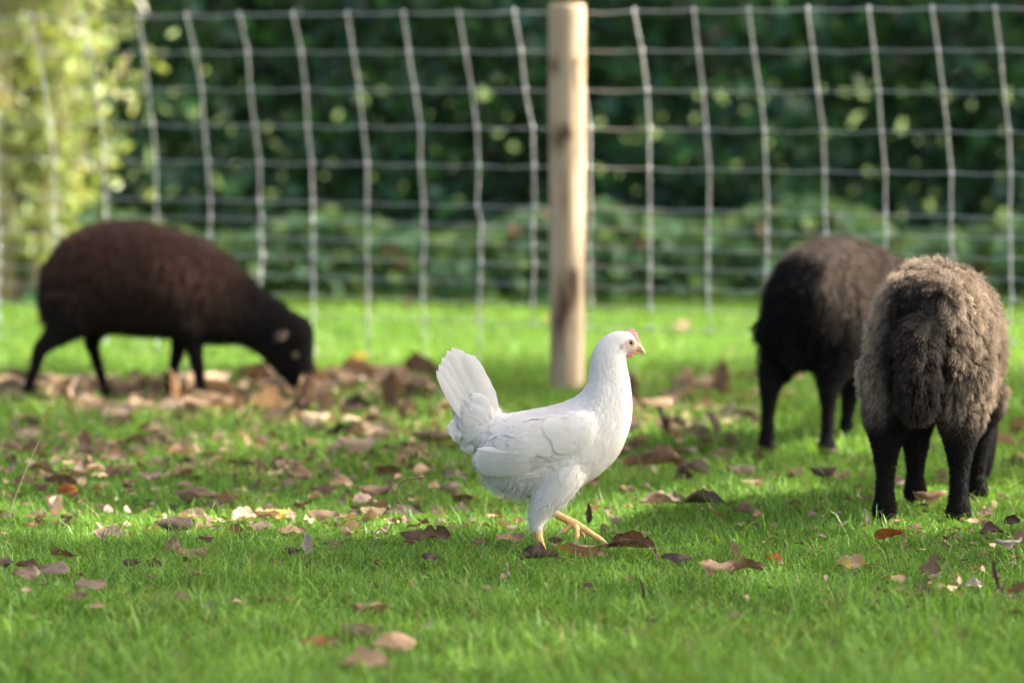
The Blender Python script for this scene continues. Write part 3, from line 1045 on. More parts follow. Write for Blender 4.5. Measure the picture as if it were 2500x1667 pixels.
# wings: coverts in rows with the long flight feathers below, each its own
for side in (-1, 1):
    rows = []
    for row, (t0, cnt, Lw) in enumerate(((0.0, 9, 0.030), (0.22, 10, 0.033), (0.45, 10, 0.038), (0.66, 9, 0.043), (0.84, 9, 0.042))):
        for c_ in range(cnt):
            f = (c_ + 0.5) / cnt
            # row runs from the shoulder's front edge up to the back
            ax, ay = 1446 - 205 * t0, 1082 + 45 * t0
            bx, by = 1405 - 170 * t0, 1018 + 22 * t0
            px, py = ax + (bx - ax) * f + random.gauss(0, 2), ay + (by - ay) * f + random.gauss(0, 2)
            dl = Lw / KH * random.uniform(0.78, 1.18)
            ang = math.radians(188 - 14 * (1 - f) + random.gauss(0, 4))
            pts, nn = [], []
            for u in np.linspace(0, 1, 6):
                q, nr = on_side(px + math.cos(ang) * dl * u, py - math.sin(ang) * dl * u, side, ((0.0008 + 0.0016 * u + 0.0003 * (3 - row)) if row else -0.0008 + 0.0014 * u) if row < 3 else 0.0018 + 0.0034 * u + 0.0008 * (4 - row))
                pts.append(q); nn.append(nr)
            rows.append(feather(pts, Lw * 0.33, nn, 0.06, 7, 0.5))
    wing = feather_obj('wing', rows, m_fea, hen)
    specs = []
    for i in range(9):                    # secondaries, fanned from the middle of the wing to its trailing corner
        f = i / 8
        specs.append(((1318 - 8 * f, 1092 + 44 * f), (1163 - 8 * math.sin(f * 3.1), 1092 + 54 * f), .0078))
    for i in range(3):                    # primaries peeping out below
        f = i / 2
        specs.append(((1345, 1140 + 6 * f), (1228 + 22 * f, 1153 + 6 * f), .0042))
    for i, (a0, a1, w_) in enumerate(specs):
        pts, nn = [], []
        for u in np.linspace(0, 1, 9):
            bow = math.sin(u * math.pi) * 5
            layer = 0.0012 + 0.0005 * (8 - i) if i < 9 else 0.0006
            q, nr = on_side(a0[0] + (a1[0] - a0[0]) * u, a0[1] + (a1[1] - a0[1]) * u + bow, side, 0.0)
            pts.append(q); nn.append(nr)
        # beyond the body's own outline the vane carries on straight
        for u in range(1, 9):
            lim = 0.004
            if (pts[u].y - pts[u - 1].y) * -side > lim:
                pts[u].y = pts[u - 1].y - side * lim
                nn[u] = nn[u - 1]
        pts = [q + Vector((0, side * (layer * min(1, 0.2 + j_ / 3.2) - 0.004 * max(0, 1 - j_ / 3)), 0)) for j_, q in enumerate(pts)]
        feather_obj('flight_feather', [feather(pts, w_, Vector((0, side, 0.35)), 0.45, 9, 0.30, 0.03, rootw=0.7)], m_fea, wing)

# tail: quills fanned like a steep tent, coverts round their roots
tailspec = [((1214, 1028), (1131, 864), .0165, .004), ((1204, 1034), (1106, 849), .0170, .007), ((1194, 1042), (1090, 857), .0165, .011),
            ((1186, 1052), (1078, 874), .0140, .015), ((1178, 1058), (1071, 894), .0100, .020), ((1166, 1064), (1066, 909), .0075, .025)]
for side in (-1, 1):
    for i, (a0, a1, w_, yo) in enumerate(tailspec):
        pts = []
        jx, jy = (random.gauss(0, 2), random.gauss(0, 2)) if side < 0 else (random.gauss(6, 4), random.gauss(8, 4))
        for u in np.linspace(0, 1, 12):
            bow = math.sin(u * math.pi) * (4 - 2.2 * i)
            x_, z_ = hp_(a0[0] + (a1[0] + jx - a0[0]) * u + bow, a0[1] + (a1[1] + jy - a0[1]) * u)
            pts.append((x_, side * (0.013 + yo * 0.55 * (0.55 + 0.5 * u)), z_))
        feather_obj('tail_feather', [feather(pts, w_, Vector((0.12, side, 0.1)), 0.07, 9, 0.26 if i < 5 else 0.5, 0.03)], m_fea, hen)
    cov = []
    for i in range(26):
        f = rng.random()
        q = rng.random()
        bx, by = 1206 - 52 * f - 18 * q, 1014 + 56 * f - 10 * q
        ang = math.radians(118 + 62 * f + rng.normal(0, 7))
        Lc = rng.uniform(46, 78) * (1 - 0.25 * f)
        pts = []
        for u in np.linspace(0, 1, 7):
            x_, z_ = hp_(bx + math.cos(ang) * Lc * u, by - math.sin(ang) * Lc * u)
            hit = bvh.ray_cast(Vector((x_, side * 0.4, z_)), Vector((0, -side, 0)))
            yy = abs(hit[0].y) if hit[0] is not None else 0.012
            pts.append((x_, side * (max(yy, 0.010) + 0.001 + 0.0045 * u + 0.002 * q), z_))
        cov.append(feather(pts, rng.uniform(.012, .017), Vector((0, side, 0.05)), 0.16, 7, 0.5, 0.04))
    o = feather_obj('tail_coverts', cov, m_fea, hen)
    o['kind'] = 'stuff'
# rounded fluff below the tail
fl = []
for i in range(60):
    px, py = rng.uniform(1118, 1172), rng.uniform(1050, 1100)
    if py - 1062 > (px - 1108) * 0.85:
        continue
    side = -1 if i % 2 else 1
    ang = math.radians(rng.uniform(165, 225))
    Lc = rng.uniform(20, 34)
    pts = []
    for u in np.linspace(0, 1, 5):
        x_, z_ = hp_(px + math.cos(ang) * Lc * u * 0.8 + 6, py - math.sin(ang) * Lc * u * 0.8)
        pts.append((x_, side * rng.uniform(0.006, 0.026) * (1 - 0.4 * u), z_))
    pts = [(q[0], pts[0][1] * (1 - 0.35 * j / 4), q[2]) for j, q in enumerate(pts)]
    fl.append(feather(pts, .010, Vector((0, side, 0)), 0.3, 7, 0.6, 0.05))
o = feather_obj('undertail_fluff', fl, m_fea, hen)
o['kind'] = 'stuff'
# loose down on belly, thighs and rump
m_down = attr_mat('white down', 0.8, 0.1, trans=0.3)
dp, dn = sample_surface(body_me, 14000, np.random.default_rng(8))
dpx, dpy = 1330 + dp[:, 0] / KH, 1366 - dp[:, 2] / KH
w_ = np.maximum(sstep(1150, 1185, dpy) * sstep(1320, 1260, dpx), 0.35 * sstep(1180, 1230, dpy))
w_ = np.maximum(w_, sstep(22, 8, np.hypot(dpx - 1220, dpy - 1000)))
w_ *= (dpy < 1296)
k = np.random.default_rng(9).random(len(dp)) < w_
dp, dn = dp[k], dn[k]
nd = len(dp)
ddir = dn * 0.5 + np.array([-0.5, 0, -0.35]) + rng.normal(0, 0.30, (nd, 3))
ddir /= np.linalg.norm(ddir, axis=1)[:, None]
ln = rng.uniform(0.006, 0.014, nd)
u = np.linspace(0, 1, 4)
pts = dp[:, None, :] + ddir[:, None, :] * (ln[:, None] * u[None])[:, :, None] + np.array([0, 0, -1]) * ((ln[:, None] * u[None] ** 2) * 0.35)[:, :, None]
dwn = hair('down', pts, np.tile(np.array([0.00026, 0.00022, 0.00016, 0.00006]), (nd, 1)), np.full((nd, 4, 3), 0.80), m_down, hen)
dwn['kind'] = 'stuff'

# head: beak, comb, wattle, eyes
m_beak = plain('horn yellow beak', (0.72, 0.50, 0.24), 0.42, noise=120.0, amount=0.15, sss=0.1)
m_comb = plain('pink comb skin', (0.84, 0.50, 0.44), 0.55, noise=260.0, amount=0.22, bump=0.3, bscale=900.0, sss=0.25)
up_b = [((1549, 828), (1551, 862), .0076), ((1556, 835), (1557, 861.5), .0066), ((1563, 842), (1563.5, 862.5), .0055), ((1569, 849.5), (1568.5, 865), .0042), ((1573.5, 856.5), (1572, 868), .0029), ((1576, 864), (1574, 871), .0017), ((1576, 870), (1575, 872.5), .0008)]
beak = mk('beak', *loft(smooth_sections([(hp_(*u), hp_(*l), w) for u, l, w in up_b], 22), 16), m_beak, hen)
lo_b = [((1546, 860), (1547, 869), .0058), ((1554, 861.5), (1554.5, 867), .0046), ((1562, 863), (1562, 867.5), .0035), ((1568, 866), (1567.5, 870), .0024), ((1572, 868.5), (1571, 871.5), .0012)]
mk('lower_beak', *loft(smooth_sections([(hp_(*u), hp_(*l), w) for u, l, w in lo_b], 16), 14), plain('lower beak horn', (0.62, 0.43, 0.20), 0.45), beak)
m_dark = plain('dark horn', (0.05, 0.028, 0.018), 0.6)
for s in (-1, 1):
    x_, z_ = hp_(1564.5, 852.5)
    mk('nostril', *ellipsoid((x_, s * .0047, z_), (.0019, .0010, .0008), 10, 6), m_dark, beak)
g = Geo()
# comb: a low base following the crown with five rounded points
def flat_blob(pts, wid):
    """thin upright fin: list of (px,py,halfheight px..) -> tube squashed in y"""
    v, f = tube([Vector((hp_(a, b)[0], 0, hp_(a, b)[1])) for a, b, r in pts], [r * KH for a, b, r in pts], 12)
    return [(q[0], q[1] * wid, q[2]) for q in v], f
g.add(*flat_blob([(1525, 812, 2), (1532, 812, 4), (1540, 815, 5.5), (1547, 820, 5.5), (1553, 826, 5), (1558, 834, 3.5), (1563, 841, 2.5), (1566, 846, 1.2)], 0.62))
for bx, by, tx, ty, r in ((1535, 813, 1530, 806, 3.0), (1541, 815, 1537, 802.5, 3.1), (1546, 818, 1546.2, 802.0, 2.9), (1550, 821, 1551.5, 805.5, 2.5), (1554.5, 827, 1556, 812, 2.2)):
    g.add(*flat_blob([(bx, by, r * 1.2), ((bx + tx) / 2, (by + ty) / 2, r * 1.05), (bx * .2 + tx * .8, by * .2 + ty * .8, r * 0.8), (tx, ty, r * 0.35)], 0.55))
comb_me = fuse('comb', g, 0.0006, 3, 0.5)
link('comb', comb_me, m_comb, hen)
for s in (-1, 1):
    g = Geo()
    v, f = tube([Vector((hp_(a, b)[0], 0, hp_(a, b)[1])) for a, b, r in ((1546, 866, 2), (1543, 868, 4), (1538, 870, 5), (1533, 872, 4.5), (1530.5, 874.5, 2))], [q * KH for q in (2, 4, 5, 4.5, 2)], 12)
    g.add([(q[0], s * .0085 + q[1] * 0.55, q[2]) for q in v], f)
    mk('wattle', g.v, g.f, plain('red wattle skin', (0.74, 0.25, 0.24), 0.5, noise=400.0, amount=0.25, bump=0.4, bscale=900.0, sss=0.2), hen)
m_lid = plain('eyelid skin', (0.66, 0.47, 0.33), 0.6, noise=500.0, amount=0.2)
m_iris = plain('amber iris', (0.52, 0.40, 0.10), 0.12)
m_pup = plain('black pupil', (0.006, 0.005, 0.005), 0.06)
for s in (-1, 1):
    ex, ez = hp_(1540, 838)
    hit = bvh.ray_cast(Vector((ex, s * 0.3, ez)), Vector((0, -s, 0)))
    ey = hit[0].y if hit[0] is not None else s * .014
    v, f = [], []
    for i in range(24):
        an = 2 * math.pi * i / 24
        for j in range(8):
            bt = 2 * math.pi * j / 8
            rr = 0.0050 + 0.0011 * math.cos(bt)
            v.append((ex + rr * math.cos(an) * 1.1, ey + s * (0.0002 + 0.0009 * math.sin(bt)), ez + rr * math.sin(an)))
            f.append((i * 8 + j, i * 8 + (j + 1) % 8, ((i + 1) % 24) * 8 + (j + 1) % 8, ((i + 1) % 24) * 8 + j))
    eye = mk('eye', *ellipsoid((ex, ey - s * 0.0006, ez), (.0046, .0024, .0044), 20, 12), m_iris, hen)
    mk('eyelid', v, f, m_lid, eye)
    mk('pupil', *ellipsoid((ex + 0.0002, ey + s * 0.0010, ez - 0.0001), (.0027, .0010, .0028), 16, 10), m_pup, eye)
# legs: yellow scaled shanks and toes
m_leg, nt, out = new_mat('yellow scaled shank')
L = nt.links
tc = N(nt, 'ShaderNodeTexCoord')
vo = N(nt, 'ShaderNodeTexVoronoi', Scale=330.0)
L.new(tc.outputs['Object'], vo.inputs['Vector'])
no = N(nt, 'ShaderNodeTexNoise', Scale=90.0, Detail=4.0)
L.new(tc.outputs['Object'], no.inputs['Vector'])
c = ramp(nt, no.outputs['Fac'], [(0.3, (0.60, 0.36, 0.11)), (0.6, (0.80, 0.54, 0.22))])
p = N(nt, 'ShaderNodeBsdfPrincipled', Roughness=0.5)
L.new(c, p.inputs['Base Color'])
b = N(nt, 'ShaderNodeBump', Strength=0.7, Distance=0.001)
b.invert = True
L.new(vo.outputs['Distance'], b.inputs['Height'])
L.new(b.outputs[0], p.inputs['Normal'])
L.new(p.outputs[0], out.inputs['Surface'])
m_claw = plain('pale claw', (0.62, 0.50, 0.36), 0.4)
def chain(g, pts, y):
    sp = spline(pts, len(pts) * 5)
    g.add(*tube([Vector((hp_(q[0], q[1])[0], y + q[3], hp_(q[0], q[1])[1])) for q in sp], [q[2] for q in sp], 12))
    q = sp[-1]; q0 = sp[-4]
    return q0, q
def claw(q0, q, y, parent, drop=0.003):
    a0 = Vector((hp_(q[0], q[1])[0], y + q[3], hp_(q[0], q[1])[1]))
    b0 = Vector((hp_(q0[0], q0[1])[0], y + q0[3], hp_(q0[0], q0[1])[1]))
    d = (a0 - b0).normalized()
    mk('claw', *tube([a0 - d * 0.003, a0 + d * 0.003, a0 + d * 0.008 + Vector((0, 0, -drop * .4)), a0 + d * 0.012 + Vector((0, 0, -drop))], [q[2] * 0.8, q[2] * 0.66, q[2] * 0.4, q[2] * 0.08], 10), m_claw, parent)
# standing leg (toes splayed under the leaf and grass)
Y1 = -0.036
g = Geo()
ends = []
chain(g, [(1311, 1288, .0088, 0), (1313, 1305, .0082, 0), (1320, 1328, .0066, 0), (1327, 1348, .0063, 0), (1332, 1360, .0070, 0)], Y1)
for pts in ([(1332, 1359, .0064, 0), (1352, 1361, .0052, -.004), (1375, 1363, .0048, -.006), (1392, 1365, .0040, -.007)],
            [(1332, 1359, .0060, 0), (1348, 1361, .0050, -.018), (1366, 1364, .0036, -.036)],
            [(1332, 1359, .0060, 0), (1346, 1361, .0050, .016), (1362, 1364, .0036, .032)],
            [(1330, 1359, .0055, 0), (1320, 1361, .0044, .003), (1309, 1364, .0032, .006)]):
    ends.append(chain(g, pts, Y1))
leg = link('leg', fuse('leg', g, 0.0014, 3, 0.5), m_leg, hen)
for q0, q in ends:
    claw(q0, q, Y1, leg)
# lifted leg
Y2 = 0.034
g = Geo()
ends = []
chain(g, [(1330, 1246, .0085, 0), (1344, 1258, .0078, 0), (1362, 1268, .0070, 0), (1382, 1279, .0069, 0), (1398, 1287, .0080, 0), (1408, 1290, .0072, 0)], Y2)
for pts in ([(1404, 1289, .0068, 0), (1424, 1300, .0058, -.004), (1446, 1315, .0056, -.006), (1462, 1325, .0054, -.007), (1474, 1332, .0046, -.007)],
            [(1402, 1290, .0062, 0), (1408, 1302, .0054, -.010), (1409, 1318, .0048, -.016), (1407, 1327, .0036, -.018)],
            [(1400, 1290, .0060, 0), (1414, 1302, .0050, .016), (1424, 1318, .0040, .026)],
            [(1396, 1290, .0056, 0), (1384, 1302, .0050, -.004), (1372, 1309, .0040, -.006)]):
    ends.append(chain(g, pts, Y2))
leg = link('leg', fuse('leg', g, 0.0014, 3, 0.5), m_leg, hen)
for q0, q in ends:
    claw(q0, q, Y2, leg)

# ------------------------------------------------------------------ sheep
SK = ground(300, 962).y / F
LEG_LIFT = 0.036
def sp_(px, py):
    z = (962 - py) * SK
    return ((px - 300) * SK, z + LEG_LIFT * min(1.0, max(z, 0.0) / 0.13))
SHEEP_TRUNK = [((113, 668), (122, 728), .034), ((117, 632), (128, 765), .066), ((132, 598), (150, 785), .088), ((171, 563), (186, 793), .104), ((214, 543), (225, 797), .112), ((268, 534), (280, 803), .118), ((339, 536), (345, 812), .120),
               ((393, 546), (400, 815), .117), ((446, 562), (446, 824), .108), ((500, 586), (478, 834), .094), ((536, 611), (512, 838), .079), ((571, 643), (548, 838), .064),
               ((607, 681), (585, 842), .052), ((643, 710), (622, 858), .044), ((679, 731), (648, 880), .040), ((708, 757), (670, 898), .0385), ((738, 770), (690, 912), .0385), ((755, 795), (705, 924), .0365),
               ((758, 840), (714, 932), .032), ((756, 890), (720, 940), .027), ((754, 920), (728, 943), .022), ((750, 936), (736, 944), .012)]
def make_sheep(name, label, loc, yaw, scale, legs, fur, neck_turn=0.0, fleece=1.0, tail_out=0.0, tail_r=1.0, leg_fat=1.0, lock_var=0.5, clump=0.55, nh=30000, hair_len=0.026, hair_r=0.0005):
    root = empty(name, loc, yaw, scale)
    tag(root, label, 'sheep', 'small dark sheep grazing on the lawn')
    g = Geo()
    sec = smooth_sections([(sp_(*u), sp_(*l), w) for u, l, w in SHEEP_TRUNK], 60)
    s2 = []
    for (ux, uz), (lx, lz), w, yo in sec:
        f = max(0.0, ((ux + lx) / 2 - sp_(470, 0)[0]) / 0.28)
        fat = fleece if (ux + lx) / 2 < sp_(540, 0)[0] else 1.0
        s2.append(((ux, uz), (lx, lz), w * (1 + (fat - 1)), neck_turn * f ** 1.5))
    g.add(*loft(s2, 28, 0.92))
    for y, joints in legs:
        sp = spline([(a, b, r, dy) for a, b, r, dy in joints], len(joints) * 4)
        g.add(*tube([Vector((sp_(q[0], q[1])[0], y + q[3], sp_(q[0], q[1])[1])) for q in sp], [q[2] * float(np.interp(q[1], [770, 815, 850, 885, 920, 945], [1.0, 0.9 * leg_fat, 0.88 * leg_fat, 0.30 + 0.52 * leg_fat, 0.34 + 0.50 * leg_fat, 0.86 * leg_fat])) for q in sp], 14))
        q = sp[-1]
        x_, z_ = sp_(q[0], q[1])
        g.add(*ellipsoid((x_ + .006, y + q[3], max(z_, 0) + .008), (.021 * leg_fat, .015 * leg_fat, .014), 12, 8))
    # hanging tail
    tl = spline([(122, 632, .030, 0), (108 - tail_out * 30, 664, .034, 0), (101 - tail_out * 34, 705, .035, 0), (100 - tail_out * 32, 745, .032, 0), (102 - tail_out * 30, 778, .026, 0), (105 - tail_out * 28, 798, .014, 0)], 18)
    g.add(*tube([Vector((sp_(q[0], q[1])[0], 0, sp_(q[0], q[1])[1])) for q in tl], [q[2] * tail_r for q in tl], 14))
    me = fuse('body', g, 0.0075, 5, 0.5)
    co, no, tr = mesh_arrays(me)
    rc, tc_ = fur(co.astype(float), no.astype(float))
    a = me.color_attributes.new('col', 'FLOAT_COLOR', 'POINT')
    a.data.foreach_set('color', np.concatenate([rc * 0.9, np.ones((len(co), 1))], 1).astype(np.float32).ravel())
    link('body', me, m_hide, root)
    # fleece
    rg = np.random.default_rng(len(name) + int(yaw * 100) + 7)
    p, nn = sample_surface(me, nh, rg)
    p, nn = p.astype(float), nn.astype(float)
    xpx = 300 + p[:, 0] / SK
    wool = sstep(0.15, 0.25, p[:, 2]) * (1 - 0.75 * sstep(560, 660, xpx))
    ln = (0.0035 + (hair_len - 0.0035) * wool) * rg.uniform(0.7, 1.25, len(p))
    cl = np.floor(p / 0.021)
    hsh = (np.sin(cl @ np.array([12.9898, 78.233, 37.719])) * 43758.5453) % 1.0
    hs2 = (np.sin(cl @ np.array([39.34, 11.135, 83.155])) * 24634.6345) % 1.0
    hs3 = (np.sin(cl @ np.array([73.15, 52.235, 9.151])) * 56445.2345) % 1.0
    rnd = np.stack([hsh, hs2, hs3], 1) - 0.5
    d = nn * 0.75 + np.array([-0.30, 0, -0.85]) * (0.6 + 0.4 * wool)[:, None] + rnd * 1.8 * clump * wool[:, None] + rg.normal(0, 0.16, p.shape)
    d /= np.linalg.norm(d, axis=1)[:, None]
    u = np.linspace(0, 1, 5)
    pts = p[:, None, :] + d[:, None, :] * (ln[:, None] * u)[:, :, None]
    pts[:, :, 2] -= ln[:, None] * 0.30 * u ** 2
    cen = (cl + 0.5) * 0.021 + (d * ln[:, None] * 0.9)
    pull = (clump * wool)[:, None, None] * (u ** 1.5)[None, :, None]
    pts = pts * (1 - pull) + (cen[:, None, :] * 0.6 + pts[:, -1:, :] * 0.4) * pull
    pts += rg.normal(0, 0.0009, pts.shape) * (u > 0)[None, :, None]
    r_, t_ = fur(p, nn)
    jit = rg.uniform(0.7, 1.3, len(p))[:, None]
    lock = (1 + lock_var * (hs2 - 0.5))[:, None]
    cols = r_[:, None, :] * (1 - u ** 1.4)[None, :, None] + (t_ * jit * lock)[:, None, :] * (u ** 1.4)[None, :, None]
    rad = np.tile(np.array([1, 1, 0.9, 0.7, 0.35]) * hair_r, (len(p), 1))
    f_ = hair('fleece', pts, rad, cols, m_fur, root)
    f_['kind'] = 'stuff'
    # ears, eyes, nose
    fx = lambda px: max(0.0, (sp_(px, 0)[0] - sp_(470, 0)[0]) / 0.28)
    for s in (-1, 1):
        yo = neck_turn * fx(690) ** 1.5
        x0, z0 = sp_(694, 800)
        x1, z1 = sp_(664, 828)
        v, f = tube([Vector((x0, 0, z0)), Vector((x0 * .7 + x1 * .3, 0, z0 * .7 + z1 * .3)), Vector((x0 * .35 + x1 * .65, 0, z0 * .35 + z1 * .65)), Vector((x1, 0, z1))], [.008, .017, .015, .004], 12)
        v = [(q[0], yo + s * (0.033 + (0.022 * (1 - (q[2] - z1) / (z0 - z1 + 1e-6)))) + q[1] * 0.35, q[2]) for q in v]
        mk('ear', v, f, m_ear, root)
        ex, ez = sp_(716, 858)
        eye = mk('eye', *ellipsoid((ex, yo + s * 0.034, ez), (.0105, .006, .010), 14, 10), m_eye, root)
        mk('pupil', *ellipsoid((ex, yo + s * 0.0395, ez), (.0055, .0018, .0030), 12, 8), m_pup, eye)
    return root
m_hide = attr_mat('dark fleece skin', 0.9, 0.1, bump=0.6, bscale=220.0)
m_fur = attr_mat('sheep wool', 0.75, 0.18, trans=0.12)
m_ear = plain('brown ear skin', (0.055, 0.030, 0.024), 0.8, noise=60.0, amount=0.4)
m_eye = plain('amber sheep eye', (0.30, 0.24, 0.11), 0.12)

BLK = np.array([0.0068, 0.0060, 0.0056])
def fur_brown(p, n):
    top = sstep(0.20, 0.42, p[:, 2] + 0.03 * vnoise(p, 18.0, 1))
    neck = sstep(0.26, 0.36, p[:, 0])
    f = np.clip(top * (1 - 0.8 * neck), 0, 1)[:, None]
    rump = (sstep(-0.13, -0.19, p[:, 0]) * sstep(0.10, 0.18, p[:, 2]) * sstep(0.32, 0.22, p[:, 2]))[:, None]
    tip = BLK * 1.8 * (1 - f) + np.array([0.145, 0.074, 0.050]) * f
    tip = tip * (1 - 0.5 * rump) + np.array([0.085, 0.065, 0.045]) * 0.5 * rump
    return BLK + tip * 0.25, tip
def fur_tan(rad, low, tan):
    def fn(p, n):
        y = np.abs(p[:, 1])
        rear = sstep(-0.08, -0.16, p[:, 0] + 0.02 * vnoise(p, 20.0, 5))
        dark = rear * sstep(rad + 0.025, rad - 0.02, np.abs(p[:, 1] - 0.012) + 0.018 * vnoise(p, 25.0, 6)) * sstep(0.50, 0.45, p[:, 2])
        body = sstep(low, low + 0.12, p[:, 2] + 0.03 * vnoise(p, 22.0, 7))
        patch = 0.55 + 0.45 * np.clip(0.5 + 0.9 * vnoise(p, 13.0, 8), 0, 1)
        neck = sstep(0.24, 0.33, p[:, 0])
        f = np.clip(body * patch * (1 - dark) * (1 - 0.8 * neck), 0, 1)[:, None]
        tip = BLK * 1.6 * (1 - f) + np.array(tan) * f
        tl = (sstep(-0.213, -0.228, p[:, 0]) * sstep(0.055, 0.035, y) * sstep(0.46, 0.42, p[:, 2]))[:, None]
        tip = tip * (1 - tl) + np.array([0.060, 0.047, 0.038]) * tl
        return BLK * 1.2 + tip * 0.30, tip
    return fn
HIND = lambda hx, ky: [(170, 700, .058, 0), (182, 750, .050, 0), (hx * .25 + 135, 797, .033, 0), (hx * .8 + 36, 843, .0225, 0), (hx * .95 + 12, 878, .0170, 0), (hx, 915, .0160, 0), (hx - 2, 938, .0185, 0), (hx - 2, 950, .0185, 0)]
FORE = lambda hx: [(452, 765, .055, 0), (455, 815, .036, 0), (hx * .5 + 228, 852, .0235, 0), (hx * .6 + 184, 878, .0215, 0), (hx * .9 + 44, 912, .0150, 0), (hx, 938, .0180, 0), (hx, 950, .0180, 0)]
# left: brown ewe in profile
LG = ground(313, 992)
make_sheep('sheep', 'dark brown sheep grazing in profile before the fence', (LG.x, LG.y, float(gz(LG.x, LG.y))), 0.0, 0.955,
           [(-.058, [(165, 705, .076, 0), (165, 765, .060, 0), (140, 805, .036, 0), (92, 845, .0235, 0), (78, 880, .0175, 0), (62, 915, .0165, 0), (52, 938, .0190, 0), (48, 950, .0190, 0)]),
            (.058, [(185, 705, .074, 0), (210, 765, .056, 0), (215, 805, .034, 0), (205, 838, .0235, 0), (218, 875, .0180, 0), (232, 915, .0165, 0), (243, 938, .0185, 0), (246, 950, .0190, 0)]),
            (-.055, [(455, 765, .055, 0), (460, 815, .038, 0), (470, 850, .0245, 0), (477, 880, .0215, 0), (484, 915, .0155, 0), (490, 940, .0180, 0), (492, 952, .0185, 0)]),
            (.055, [(445, 765, .055, 0), (432, 815, .034, 0), (421, 850, .0235, 0), (414, 872, .0210, 0), (402, 905, .0150, 0), (394, 932, .0175, 0), (390, 944, .0180, 0)])],
           fur_brown, nh=26000, hair_len=0.022, hair_r=0.0007, tail_out=-0.6, lock_var=0.1, clump=0.2)
# right back: seen from behind, turned to the right
def sheep_at(px, py, yaw, scale, off):
    g_ = ground(px, py)
    # photo pixel marks the midpoint between the hind hooves
    x_ = off * scale
    return (g_.x - math.cos(yaw) * x_, g_.y - math.sin(yaw) * x_, float(gz(g_.x, g_.y)))
hind_x = sp_(135, 0)[0]
yw = R(54)
make_sheep('sheep', 'dark sheep turned away behind the nearer tan one', sheep_at(1946, 1122, yw, 0.96, hind_x), yw, 0.96,
           [(-.070, HIND(150, 0)), (.070, HIND(118, 0)), (-.06, FORE(470)), (.06, FORE(430))],
           fur_tan(.075, .27, (0.58, 0.45, 0.335)), fleece=1.0, nh=24000, hair_r=0.0007, neck_turn=-0.05, tail_out=-0.9, tail_r=0.65, leg_fat=1.3, lock_var=0.25, clump=0.35)
yw = R(76)
make_sheep('sheep', 'shaggy tan and black sheep seen from behind, nearest the camera', sheep_at(2250, 1300, yw, 0.965, hind_x), yw, 0.965,
           [(-.070, HIND(140, 0)), (.070, HIND(128, 0)), (-.06, FORE(478)), (.06, FORE(445))],
           fur_tan(.055, .15, (0.72, 0.56, 0.41)), fleece=0.97, nh=85000, hair_len=0.022, hair_r=0.00045, neck_turn=-0.03, tail_out=0.9, tail_r=1.0, leg_fat=1.55)

